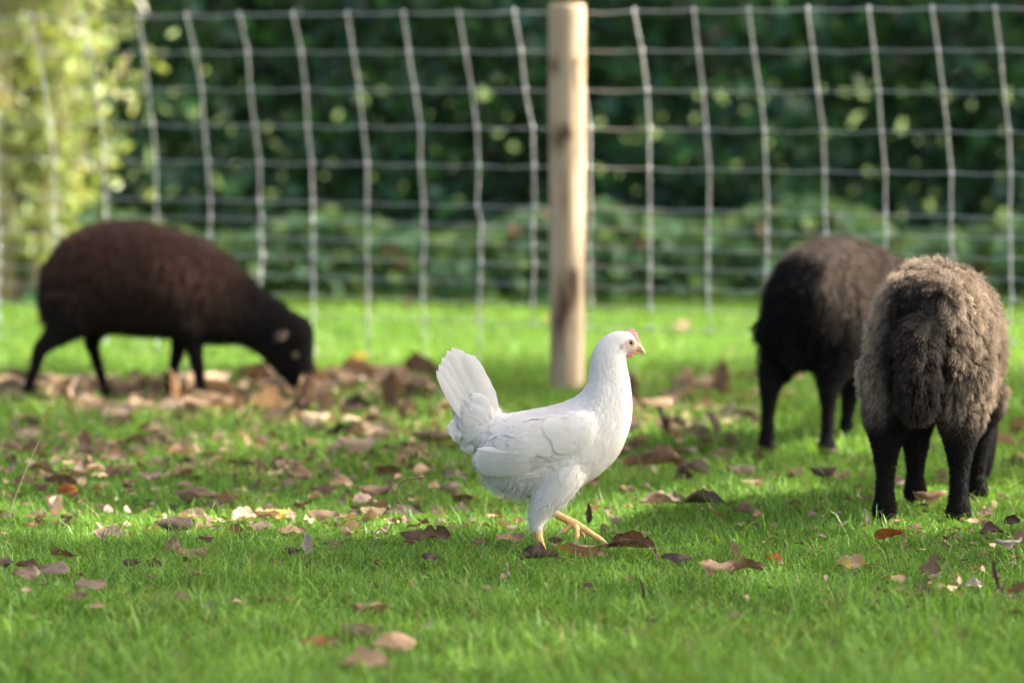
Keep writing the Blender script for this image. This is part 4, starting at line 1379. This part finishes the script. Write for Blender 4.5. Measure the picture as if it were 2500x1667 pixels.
# ------------------------------------------------------------------ fallen leaves
def dead_leaf_mat(name, dark, light, back=None, trans=0.2, spot=None):
    m, nt, out = new_mat(name)
    L = nt.links
    tc = N(nt, 'ShaderNodeTexCoord')
    oi = N(nt, 'ShaderNodeObjectInfo')
    ad = N(nt, 'ShaderNodeVectorMath', operation='ADD')
    L.new(tc.outputs['Object'], ad.inputs[0])
    mu = N(nt, 'ShaderNodeMath', operation='MULTIPLY')
    mu.inputs[1].default_value = 37.0
    L.new(oi.outputs['Random'], mu.inputs[0])
    L.new(mu.outputs[0], ad.inputs[1])
    no = N(nt, 'ShaderNodeTexNoise', Scale=38.0, Detail=6.0, Roughness=0.65)
    L.new(ad.outputs[0], no.inputs['Vector'])
    c = ramp(nt, no.outputs['Fac'], [(0.32, dark), (0.66, light)])
    if spot:
        n2 = N(nt, 'ShaderNodeTexNoise', Scale=22.0, Detail=3.0)
        L.new(ad.outputs[0], n2.inputs['Vector'])
        f = ramp(nt, n2.outputs['Fac'], [(0.50, (0, 0, 0)), (0.60, (1, 1, 1))])
        c = mixc(nt, f, c, spot)
    # veins from the leaf's own coordinates
    uv = N(nt, 'ShaderNodeUVMap', uv_map='uv')
    sx = N(nt, 'ShaderNodeSeparateXYZ')
    L.new(uv.outputs[0], sx.inputs[0])
    ab = N(nt, 'ShaderNodeMath', operation='ABSOLUTE')
    L.new(sx.outputs[0], ab.inputs[0])
    ma = N(nt, 'ShaderNodeMath', operation='MULTIPLY_ADD')
    ma.inputs[1].default_value = -0.22
    L.new(ab.outputs[0], ma.inputs[0])
    L.new(sx.outputs[1], ma.inputs[2])
    sc = N(nt, 'ShaderNodeMath', operation='MULTIPLY')
    sc.inputs[1].default_value = 50.0
    L.new(ma.outputs[0], sc.inputs[0])
    sn = N(nt, 'ShaderNodeMath', operation='SINE')
    L.new(sc.outputs[0], sn.inputs[0])
    vf = ramp(nt, sn.outputs[0], [(0.80, (1, 1, 1)), (1.0, (0.72, 0.68, 0.66))])
    c = mixc(nt, 1.0, c, vf, 'MULTIPLY')
    br = N(nt, 'ShaderNodeMath', operation='MULTIPLY_ADD')
    br.inputs[1].default_value = 0.55
    br.inputs[2].default_value = 0.72
    L.new(oi.outputs['Random'], br.inputs[0])
    hs = N(nt, 'ShaderNodeHueSaturation')
    L.new(br.outputs[0], hs.inputs['Value'])
    L.new(c, hs.inputs['Color'])
    c = hs.outputs[0]
    bp = N(nt, 'ShaderNodeBump', Strength=0.5, Distance=0.002)
    L.new(no.outputs['Fac'], bp.inputs['Height'])
    d = N(nt, 'ShaderNodeBsdfPrincipled', Roughness=0.75)
    d.inputs['Specular IOR Level'].default_value = 0.25
    L.new(c, d.inputs['Base Color'])
    L.new(bp.outputs[0], d.inputs['Normal'])
    t = N(nt, 'ShaderNodeBsdfTranslucent')
    tcx = mixc(nt, 1.0, c, (1.12, 0.92, 0.70), 'MULTIPLY')
    L.new(tcx, t.inputs['Color'])
    mx = N(nt, 'ShaderNodeMixShader', Fac=trans)
    L.new(d.outputs[0], mx.inputs[1])
    L.new(t.outputs[0], mx.inputs[2])
    L.new(mx.outputs[0], out.inputs['Surface'])
    return m
LM = {'tan': dead_leaf_mat('tan dead leaf', (0.24, 0.155, 0.09), (0.42, 0.29, 0.18)),
      'pale': dead_leaf_mat('pale dead leaf', (0.38, 0.265, 0.165), (0.56, 0.42, 0.28)),
      'brown': dead_leaf_mat('brown dead leaf', (0.10, 0.064, 0.038), (0.26, 0.175, 0.11)),
      'dark': dead_leaf_mat('dark dead leaf', (0.035, 0.025, 0.018), (0.11, 0.08, 0.06), trans=0.1),
      'mauve': dead_leaf_mat('greyish brown dead leaf', (0.14, 0.10, 0.072), (0.30, 0.225, 0.165)),
      'grey': dead_leaf_mat('grey dead leaf', (0.22, 0.19, 0.17), (0.40, 0.36, 0.33)),
      'orange': dead_leaf_mat('orange brown dead leaf', (0.18, 0.065, 0.022), (0.45, 0.19, 0.065), trans=0.4),
      'yellow': dead_leaf_mat('yellow dead leaf', (0.34, 0.26, 0.05), (0.50, 0.41, 0.10), trans=0.35),
      'mixed': dead_leaf_mat('tan leaf with yellow patches', (0.26, 0.17, 0.12), (0.42, 0.30, 0.21), spot=(0.40, 0.29, 0.07))}
m_stalk = plain('dry stalk', (0.11, 0.06, 0.045), 0.7)
def tri(x):
    """sharp-creased wave in -1..1"""
    x = x / (2 * math.pi)
    return 4 * abs(x - math.floor(x + 0.5)) - 1
def leaf_mesh(Lm, Wm, rg, curl, bend, crumple, lob):
    nu, nv = 17, 11
    ph = rg.uniform(0, 6.28, 12)
    vs, uvs = [], []
    e1 = 1 + 0.07 * rg.normal(size=nu)
    e2 = 1 + 0.07 * rg.normal(size=nu)
    for e in (e1, e2):                    # a torn bite here and there
        if rg.random() < 0.5:
            e[rg.integers(3, nu - 3)] *= rg.uniform(0.45, 0.75)
    asym = rg.uniform(-0.55, 0.55)
    pk = rg.uniform(0.36, 0.52)
    q = rg.uniform(0.7, 1.0)
    fold = rg.uniform(0.0, 0.5)
    for i in range(nu):
        u = i / (nu - 1)
        f = (u / pk) ** 0.75 if u < pk else ((1 - u) / (1 - pk)) ** q
        hw = Wm * 0.5 * math.sin(min(f, 1.0) * math.pi / 2) * (1 + lob * 0.5 * tri(u * 12 + ph[0]))
        for j in range(nv):
            v = -1 + 2 * j / (nv - 1)
            e = (e1 if v > 0 else e2)[i]
            cu = curl * (1 + asym * v) * (0.65 + 0.7 * u)
            if abs(cu) < 1e-2:
                cu = 1e-2
            rr = max(hw, 1e-6) * (1 + (e - 1) * abs(v))
            an = cu * v
            yy = rr * math.sin(an) / cu
            zz = rr * (1 - math.cos(an)) / cu
            zz += fold * abs(v) * hw * 0.6                # creased along the midrib
            x = (u - 0.5) * Lm
            if abs(bend) > 1e-3:
                an = bend * (u - 0.5)
                rad = Lm / bend
                x = rad * math.sin(an) - zz * math.sin(an)
                zz = rad * (1 - math.cos(an)) + zz * math.cos(an)
            av = abs(v)
            zz += crumple * Lm * (0.55 * tri(11 * u - 3.2 * av + ph[2]) * (0.25 + av) + 0.45 * math.sin(5 * u + ph[3]) * math.sin(2.4 * v + ph[4]) + 0.30 * tri(23 * u + 4 * v + ph[5]) * av + 0.6 * av ** 3 * math.sin(9 * u + ph[9] + (2 if v > 0 else 0)))
            yy += crumple * Lm * 0.4 * tri(15 * u + ph[6]) * av
            x += crumple * Lm * 0.3 * tri(9 * v + ph[7]) * av
            vs.append((x, yy, zz))
            uvs.append((v, u))
    fs = []
    for i in range(nu - 1):
        for j in range(nv - 1):
            fs.append((i * nv + j, i * nv + j + 1, (i + 1) * nv + j + 1, (i + 1) * nv + j))
    return vs, fs, uvs
COLWORD = {'tan': 'tan', 'pale': 'pale tan', 'brown': 'brown', 'dark': 'dark brown', 'mauve': 'greyish', 'grey': 'grey', 'orange': 'orange brown', 'yellow': 'yellow', 'mixed': 'tan and yellow'}
FORMWORD = {'f': 'flattish', 'c': 'curled', 'r': 'rolled', 's': 'upright', 'd': 'folded'}
lrg = np.random.default_rng(77)
leaf_records = []
def put_leaf(px, py, w, h, col, form, stalk=False, spin=None):
    """px,py middle of the leaf in the photograph, w,h its extent there in pixels"""
    g_ = ground(px, py + h * 0.42 + 4)
    k = g_.y / F
    W, H = w * k, h * k
    rest = 0.019 + lrg.uniform(0, 0.008)
    crump = lrg.uniform(0.035, 0.085)
    yaw = (lrg.uniform(-0.5, 0.5) if spin is None else spin) + (math.pi if lrg.random() < 0.5 else 0)
    if form == 's':
        Lm, Wm = max(H, 0.02) * 1.12, max(W, H * 0.4)
        vs, fs, uvs = leaf_mesh(Lm, Wm, lrg, lrg.uniform(0.5, 1.5), lrg.uniform(-0.9, 0.9), crump, 0.1)
        M = Matrix.Rotation(yaw * 0.5 + math.pi / 2, 4, 'Z') @ Matrix.Rotation(-R(lrg.uniform(66, 84)), 4, 'Y')
    else:
        Lm = W * 1.08
        wr = {'f': 0.62, 'c': 0.7, 'r': 0.75, 'd': 0.8}[form]
        Wm = max(Lm * wr * lrg.uniform(0.85, 1.1), H * 0.8)
        curl = {'f': lrg.uniform(0.2, 0.7), 'c': lrg.uniform(0.9, 1.5), 'r': lrg.uniform(1.9, 2.6), 'd': lrg.uniform(1.1, 1.6)}[form] * (1 if lrg.random() < 0.5 else -1)
        bend = lrg.uniform(-0.9, 0.9)
        vs, fs, uvs = leaf_mesh(Lm, Wm, lrg, curl, bend, crump, 0.3 if lrg.random() < 0.3 else 0.0)
        tilt = math.asin(min(0.92, max(0.12, (H * 0.75) / max(Wm, 1e-3)))) * (1 if lrg.random() < 0.8 else -1)
        M = Matrix.Rotation(yaw, 4, 'Z') @ Matrix.Rotation(tilt if abs(yaw) < 1.6 else -tilt, 4, 'X')
    pts = np.array([tuple(M @ Vector(v)) for v in vs])
    lo = pts[:, 2].min()
    pts[:, 2] -= lo
    pts[:, 0] -= (pts[:, 0].max() + pts[:, 0].min()) / 2
    pts[:, 1] -= (pts[:, 1].max() + pts[:, 1].min()) / 2
    o = mk('fallen_leaf', pts, fs, LM[col])
    me = o.data
    li = np.empty(len(me.loops), dtype=np.int32)
    me.loops.foreach_get('vertex_index', li)
    l = me.uv_layers.new(name='uv')
    l.data.foreach_set('uv', np.array(uvs, dtype=np.float32)[li].ravel())
    o.location = (g_.x, g_.y, float(gz(g_.x, g_.y)) + rest)
    if stalk:
        nv = 11
        b0 = Vector(pts[nv // 2 + nv * 0]); b1 = Vector(pts[nv // 2 + nv * 3])
        d = (b0 - b1).normalized()
        Ls = Lm * 0.45
        mk('stalk', *tube([b1, b0, b0 + d * Ls * 0.5 + Vector((0, 0, Ls * 0.12)), b0 + d * Ls + Vector((0, 0, Ls * 0.05))], [0.0006, 0.0010, 0.0009, 0.0012], 6), m_stalk, o)
    leaf_records.append((o, px, py, col, form, stalk))
    return o
HAND = [  # left half
    (145, 1200, 72, 46, 'mauve', 'd'), (165, 1215, 48, 44, 'orange', 'c'), (61, 1195, 52, 28, 'tan', 'c'), (100, 1205, 44, 26, 'brown', 'c'), (136, 1252, 40, 50, 'pale', 's'), (89, 1271, 60, 16, 'tan', 'f'), (14, 1272, 40, 22, 'tan', 'f'), (165, 1278, 36, 16, 'brown', 'c'),
    (267, 1308, 84, 30, 'mauve', 'f'), (428, 1293, 92, 40, 'dark', 'c'), (468, 1266, 72, 34, 'pale', 'c'), (423, 1342, 42, 58, 'tan', 'd'), (505, 1333, 42, 30, 'mauve', 'c'), (472, 1363, 76, 26, 'brown', 'f'), (594, 1268, 64, 52, 'pale', 'd'), (650, 1268, 62, 40, 'pale', 'c'), (676, 1266, 60, 34, 'yellow', 'c'),
    (635, 1303, 56, 26, 'pale', 'f'), (711, 1314, 66, 20, 'tan', 'f'), (752, 1360, 36, 50, 'grey', 's'), (716, 1361, 44, 24, 'dark', 'c'), (823, 1347, 34, 20, 'brown', 'c', True), (589, 1333, 24, 26, 'brown', 's'), (1006, 1330, 62, 48, 'brown', 'c'), (1062, 1333, 76, 46, 'brown', 'd'), (1050, 1384, 44, 26, 'dark', 'c'), (1000, 1355, 40, 20, 'tan', 'f'),
    (480, 1230, 110, 34, 'brown', 'c'), (558, 1222, 58, 48, 'tan', 'd'), (520, 1250, 52, 22, 'dark', 'c'), (154, 1376, 76, 24, 'brown', 'c'), (131, 1412, 84, 30, 'mauve', 'f'), (65, 1404, 58, 26, 'brown', 'c'), (14, 1405, 40, 30, 'dark', 'c'), (65, 1444, 70, 38, 'mauve', 'c'), (222, 1463, 82, 32, 'mauve', 'f'), (190, 1492, 50, 24, 'brown', 'f'),
    (323, 1392, 48, 28, 'dark', 'c'), (372, 1388, 42, 40, 'brown', 'd'), (482, 1422, 52, 24, 'tan', 'c'), (444, 1488, 58, 26, 'tan', 'f'), (510, 1499, 38, 24, 'grey', 'c'), (706, 1478, 32, 22, 'tan', 'c'), (655, 1486, 44, 20, 'brown', 'f'), (350, 1490, 36, 18, 'yellow', 'f'), (243, 1513, 28, 24, 'tan', 'c'),
    (903, 1500, 94, 42, 'tan', 'c'), (884, 1548, 104, 46, 'brown', 'd'), (959, 1584, 112, 56, 'tan', 'c'), (767, 1586, 74, 26, 'orange', 'f'), (886, 1646, 120, 36, 'tan', 'f'), (820, 1575, 40, 26, 'tan', 'c'),
    (730, 1172, 76, 36, 'brown', 'c'), (790, 1196, 66, 36, 'brown', 'd'), (833, 1186, 60, 22, 'tan', 'f'), (917, 1202, 80, 34, 'brown', 'c'), (890, 1224, 60, 24, 'mauve', 'f'), (631, 1160, 44, 44, 'tan', 's'), (600, 1140, 44, 26, 'dark', 'c'), (676, 1152, 48, 22, 'tan', 'f'), (365, 1182, 66, 18, 'mauve', 'f'), (444, 1167, 46, 18, 'pale', 'f'),
    (875, 1110, 106, 36, 'pale', 'c'), (697, 1108, 38, 34, 'pale', 'd'), (477, 1076, 54, 44, 'pale', 'd'), (393, 1078, 60, 40, 'tan', 'c'), (430, 1088, 50, 26, 'brown', 'c'), (383, 1132, 42, 22, 'tan', 'f'), (201, 1140, 56, 34, 'tan', 'c'), (257, 1098, 70, 36, 'brown', 'c'), (206, 1098, 60, 40, 'mauve', 'd'), (28, 1088, 50, 44, 'tan', 'd'), (600, 1092, 28, 34, 'pale', 's'), (627, 1102, 32, 26, 'tan', 'c'),
    (786, 1270, 70, 38, 'brown', 'c'), (912, 1256, 64, 36, 'brown', 'd'), (985, 1251, 96, 26, 'dark', 'f'), (860, 1290, 44, 20, 'mauve', 'f'), (945, 1162, 64, 30, 'brown', 'c'), (1006, 1126, 60, 28, 'tan', 'c'), (1057, 1097, 110, 38, 'brown', 'c'), (926, 1068, 90, 34, 'brown', 'd'), (1100, 1190, 50, 62, 'mauve', 'd'), (1130, 1215, 56, 40, 'brown', 'c'), (1215, 1262, 46, 24, 'brown', 'c'), (1125, 1250, 40, 16, 'mauve', 'f'), (1170, 1350, 40, 22, 'brown', 'f'), (1245, 1338, 70, 20, 'tan', 'f'), (573, 1180, 16, 30, 'dark', 's'),
    # below and right of the hen
    (1410, 1378, 132, 50, 'mixed', 'f', True), (1318, 1386, 100, 40, 'dark', 'c'), (1356, 1338, 34, 34, 'brown', 'd'), (1540, 1354, 116, 44, 'brown', 'r'), (1438, 1272, 18, 50, 'dark', 's'), (1652, 1382, 72, 34, 'dark', 'c'), (1602, 1393, 22, 26, 'brown', 's'), (1752, 1414, 90, 26, 'tan', 'c'), (1822, 1406, 88, 38, 'brown', 'd'), (1790, 1362, 48, 44, 'mauve', 's'), (1891, 1374, 42, 24, 'orange', 'c'),
    (2078, 1384, 74, 36, 'mixed', 'f', True), (2172, 1328, 82, 46, 'orange', 'd'), (2205, 1345, 22, 40, 'tan', 's'), (2272, 1395, 52, 58, 'mauve', 'd'), (2116, 1304, 26, 36, 'grey', 's'), (2251, 1456, 76, 44, 'dark', 'd'), (2195, 1424, 44, 22, 'tan', 'f'), (2434, 1428, 34, 76, 'dark', 's'), (2464, 1443, 26, 24, 'orange', 'c'), (2377, 1432, 46, 30, 'grey', 'c'), (2462, 1358, 70, 34, 'grey', 'c'), (2420, 1330, 56, 26, 'dark', 'c'), (2470, 1312, 44, 24, 'dark', 'c'), (2401, 1290, 36, 30, 'tan', 'c'),
    (2270, 1250, 96, 64, 'tan', 'r', False, 0.5), (2332, 1288, 44, 16, 'tan', 'f'), (1816, 1272, 56, 30, 'mauve', 'c'), (1852, 1284, 34, 16, 'tan', 'f'), (1620, 1238, 112, 32, 'mauve', 'c'), (1718, 1247, 100, 30, 'dark', 'c'), (1835, 1200, 60, 22, 'tan', 'c'), (1531, 1214, 36, 22, 'brown', 'c'), (1578, 1208, 32, 20, 'mauve', 'c'), (1600, 1146, 150, 40, 'brown', 'c'), (1690, 1160, 84, 40, 'mauve', 'd'), (1668, 1186, 46, 26, 'dark', 'c'), (1807, 1160, 74, 30, 'mauve', 'c'), (1943, 1162, 42, 16, 'tan', 'f'), (2008, 1168, 64, 34, 'dark', 'd'), (2055, 1180, 50, 14, 'tan', 'f'),
    (1723, 1099, 50, 26, 'brown', 'c'), (1662, 1096, 34, 26, 'tan', 'c'), (1700, 1066, 50, 30, 'grey', 'c'), (2218, 1115, 34, 24, 'orange', 'c'), (2275, 1118, 34, 18, 'brown', 'f'), (2471, 1162, 70, 30, 'dark', 'c'), (2424, 1088, 34, 30, 'tan', 'd'), (2488, 1062, 50, 40, 'brown', 'c'), (1440, 1195, 60, 24, 'brown', 'c'), (2300, 1195, 34, 34, 'tan', 's'), (2494, 1140, 30, 34, 'pale', 'c'),
    (1568, 1462, 24, 42, 'dark', 's'), (1550, 1548, 84, 34, 'brown', 'f'), (1585, 1520, 44, 40, 'mauve', 'd'), (1788, 1510, 46, 24, 'brown', 'f'), (2022, 1490, 30, 14, 'tan', 'f'), (2284, 1583, 18, 26, 'grey', 's'), (2388, 1656, 40, 22, 'yellow', 'f'), (2350, 1583, 50, 26, 'brown', 'f'), (1240, 1420, 30, 34, 'grey', 's'), (1188, 1456, 26, 22, 'mauve', 'c'),
    (1759, 950, 54, 80, 'brown', 's'), (1679, 962, 50, 70, 'tan', 's'), (1640, 980, 70, 40, 'brown', 'd'), (1925, 980, 40, 24, 'tan', 'c'), (1955, 935, 30, 26, 'tan', 'c'), (1990, 975, 30, 20, 'brown', 'f')]
for a in HAND:
    put_leaf(*a)
FORMS = ['f', 'c', 'c', 'd', 'd', 's']
def scatter(n, x0, x1, y0, y1, cols, w0, w1):
    for _ in range(n):
        px, py = lrg.uniform(x0, x1), lrg.uniform(y0, y1)
        s_ = (py - 169) / 1000.0
        w = lrg.uniform(w0, w1) * s_
        fm_ = FORMS[lrg.integers(len(FORMS))]
        h_ = w * (lrg.uniform(0.9, 1.3) if fm_ == 's' else lrg.uniform(0.35, 0.7))
        if fm_ == 's':
            w *= 0.7; h_ *= 0.7
        put_leaf(px, py, w, h_, cols[lrg.integers(len(cols))], fm_)
scatter(80, 0, 1080, 922, 1000, ['tan', 'tan', 'pale', 'brown', 'brown', 'mauve', 'dark'], 75, 125)
scatter(34, 0, 1080, 1000, 1130, ['tan', 'pale', 'brown', 'mauve', 'brown', 'dark'], 50, 90)
scatter(14, 1480, 1800, 930, 1080, ['tan', 'brown', 'brown', 'mauve', 'dark'], 60, 100)
scatter(8, 1450, 1700, 1010, 1140, ['brown', 'mauve', 'tan'], 60, 110)
scatter(5, 2250, 2500, 960, 1120, ['tan', 'brown'], 40, 70)
put_leaf(880, 885, 50, 22, 'yellow', 'f'); put_leaf(1340, 800, 30, 18, 'yellow', 'c'); put_leaf(985, 975, 60, 34, 'brown', 'c'); put_leaf(1000, 745, 40, 30, 'tan', 'c'); put_leaf(1660, 805, 50, 30, 'tan', 'c')

# labels: how it looks, then where, then its place among look-alikes
def zone(px, py):
    if py > 1470:
        return ('in blurred near grass left of hen' if px < 700 else 'in blurred near grass below hen' if px < 1700 else 'in blurred near grass below tan sheep')
    if 1250 < px < 1600 and py > 1255:
        return "by the hen's feet"
    if py > 1290:
        return ('in shaded grass near left edge' if px < 560 else 'in shaded grass just left of hen' if px < 1250 else 'in grass between hen and tan sheep' if px < 2050 else "in front of tan sheep's hooves")
    if py > 1130:
        return ('in sunlit grass near left edge' if px < 560 else "in litter behind the hen's legs" if px < 1250 else 'in shaded grass ahead of hen' if px < 1900 else "around the tan sheep's hooves")
    if py > 1000:
        return ('in litter well below brown sheep' if px < 560 else "in litter behind the hen's tail" if px < 1250 else "in grass ahead of hen's breast" if px < 1800 else 'in grass around the two sheep')
    if py > 900:
        return ("in litter at brown sheep's hooves" if px < 800 else 'in litter before the fence post' if px < 1300 else 'in litter between hen and fence')
    return 'in sunlit grass below the wire fence'
ORD = ['first', 'second', 'third', 'fourth', 'fifth', 'sixth', 'seventh', 'eighth', 'ninth', 'tenth', 'eleventh', 'twelfth']
buckets = {}
for rec in leaf_records:
    o, px, py, col, form, st = rec
    nm = f"{FORMWORD[form]} {COLWORD[col]} dead leaf" + (' with stalk' if st else '')
    buckets.setdefault((nm, zone(px, py)), []).append(rec)
for (nm, zn), rs in buckets.items():
    rs.sort(key=lambda r: r[1])
    for i, r in enumerate(rs):
        if len(rs) == 1:
            lb = f"{nm} {zn}"
        elif len(rs) <= 12:
            lb = f"{ORD[i]} {nm} from left {zn}"
        else:
            lb = f"{nm} {zn}"
        tag(r[0], lb, 'leaf', 'dead leaves ' + zn)

# ------------------------------------------------------------------ stalks, straws and twigs
def strand(name, pxs, d, r, mat, label, cat):
    pts = [tuple(at(a, b, d)) for a, b in pxs]
    n_ = len(pts)
    sp = [tuple(q) for q in spline(pts, n_ * 5)]
    rad = np.interp(np.linspace(0, 1, len(sp)), np.linspace(0, 1, len(r)), r)
    tag(mk(name, *tube(sp, list(rad), 6), mat), label, cat)
m_straw = plain('straw', (0.55, 0.46, 0.28), 0.7)
strand('bare_stalk', [(1012, 1312), (1003, 1290), (990, 1255), (975, 1225), (970, 1200), (976, 1183), (992, 1172), (1012, 1168), (1034, 1165)], 7.02, [0.0013, 0.001, 0.0009, 0.0009, 0.0015], m_stalk, "thin bare hooked stalk rising behind the hen's tail", 'stalk')
strand('dry_straw', [(20, 1285), (30, 1235), (52, 1175), (76, 1120), (95, 1076)], 7.15, [0.0016, 0.0012, 0.0008, 0.0005], m_straw, 'tall pale dry straw leaning at the left edge', 'straw')
strand('grass_stem', [(1618, 1375), (1625, 1330), (1638, 1295), (1655, 1268)], 6.75, [0.0008, 0.0006, 0.0004], m_stalk, 'thin dark stem leaning up ahead of the lifted foot', 'stem')
strand('grass_stem', [(1744, 1400), (1752, 1370), (1768, 1340), (1784, 1308)], 6.6, [0.0008, 0.0006, 0.0004], m_stalk, 'thin dark stem above the large curled brown leaf', 'stem')
strand('fallen_twig', [(762, 1338), (790, 1336), (815, 1343), (838, 1352)], 6.75, [0.0012, 0.001, 0.0008], m_stalk, 'short dark twig lying beside the grey upright leaf', 'twig')
strand('fallen_twig', [(2330, 1318), (2390, 1310), (2440, 1312), (2500, 1300)], 6.95, [0.0016, 0.0014, 0.001], m_stalk, 'dark twig lying in the grass at the right edge', 'twig')

# crumbled bits of leaf too many to count, thickest in the litter band
bits = Geo()
bcol = []
pal = np.array([[0.30, 0.20, 0.12], [0.18, 0.115, 0.07], [0.10, 0.065, 0.042], [0.42, 0.30, 0.19], [0.24, 0.18, 0.14]])
for x0, x1, y0, y1, cnt, w0, w1 in ((0, 1100, 912, 1000, 560, 24, 70), (0, 1250, 1000, 1180, 620, 20, 64), (0, 1300, 1180, 1310, 270, 14, 46), (1450, 1850, 920, 1120, 210, 22, 66), (1450, 2500, 1120, 1330, 210, 12, 38), (2250, 2500, 1320, 1460, 70, 10, 30), (0, 2500, 1330, 1480, 110, 8, 26), (0, 2500, 1480, 1660, 60, 10, 26), (1250, 2500, 850, 960, 30, 14, 30), (2280, 2500, 960, 1130, 25, 12, 30)):
    for _ in range(cnt):
        px, py = lrg.uniform(x0, x1), lrg.uniform(y0, y1)
        g_ = ground(px, py + 14)
        Lb = lrg.uniform(w0, w1) * g_.y / F * (py - 169) / 1000.0
        vs, fs, _u = leaf_mesh(Lb, Lb * lrg.uniform(0.5, 0.9), lrg, lrg.uniform(-1.6, 1.6), lrg.uniform(-1.2, 1.2), lrg.uniform(0.05, 0.12), 0.3)
        idx = [i_ * 11 + j_ for i_ in range(0, 17, 4) for j_ in range(0, 11, 5)]
        vs = [vs[q] for q in idx]
        fs = [(i_ * 3 + j_, i_ * 3 + j_ + 1, i_ * 3 + j_ + 4, i_ * 3 + j_ + 3) for i_ in range(4) for j_ in range(2)]
        M = Matrix.Rotation(lrg.uniform(0, 6.28), 4, 'Z') @ Matrix.Rotation(lrg.normal(0, 0.7), 4, 'X')
        base_p = Vector((g_.x, g_.y, float(gz(g_.x, g_.y)) + lrg.uniform(0.016, 0.032)))
        bits.add([M @ Vector(v) + base_p for v in vs], fs)
        c_ = pal[lrg.integers(5)] * lrg.uniform(0.75, 1.25)
        bcol += [c_] * 15
lb_ = mk('leaf_litter', bits.v, bits.f, leafy('leaf fragments', attr='col', trans=0.2, rough=0.6, gloss=0.02, tint=(1.2, 0.9, 0.6)))
a_ = lb_.data.color_attributes.new('col', 'FLOAT_COLOR', 'POINT')
a_.data.foreach_set('color', np.concatenate([np.array(bcol), np.ones((len(bcol), 1))], 1).astype(np.float32).ravel())
tag(lb_, 'crumbled brown leaf fragments scattered through the grass', 'leaf litter', kind='stuff')
# clover and other small broad leaves low in the turf
n = 5200
wy = rng.uniform(4.9, 10.5, n)
wx = rng.uniform(-1, 1, n) * (0.1333 * wy + 0.2)
k = vnoise(np.stack([wx, wy, 0 * wx], 1), 5.0, 31) > 0.05
wx, wy = wx[k], wy[k]
n = len(wx)
wc = np.array([0.10, 0.23, 0.040]) * np.exp(0.25 * rng.normal(size=n))[:, None]
wp = np.stack([wx, wy, gz(wx, wy) + rng.uniform(0.008, 0.024, n)], 1)
wl = link('clover', leaf_cloud('clover', wp, rng.normal(0, 0.4, (n, 3)) + np.array([0, -0.2, 1.0]), rng.uniform(0.006, 0.014, n), wc, 0.9), leafy('clover leaves', attr='col', trans=0.3, rough=0.5, gloss=0.03))
tag(wl, 'small clover leaves growing low among the lawn grass', 'clover', kind='stuff')
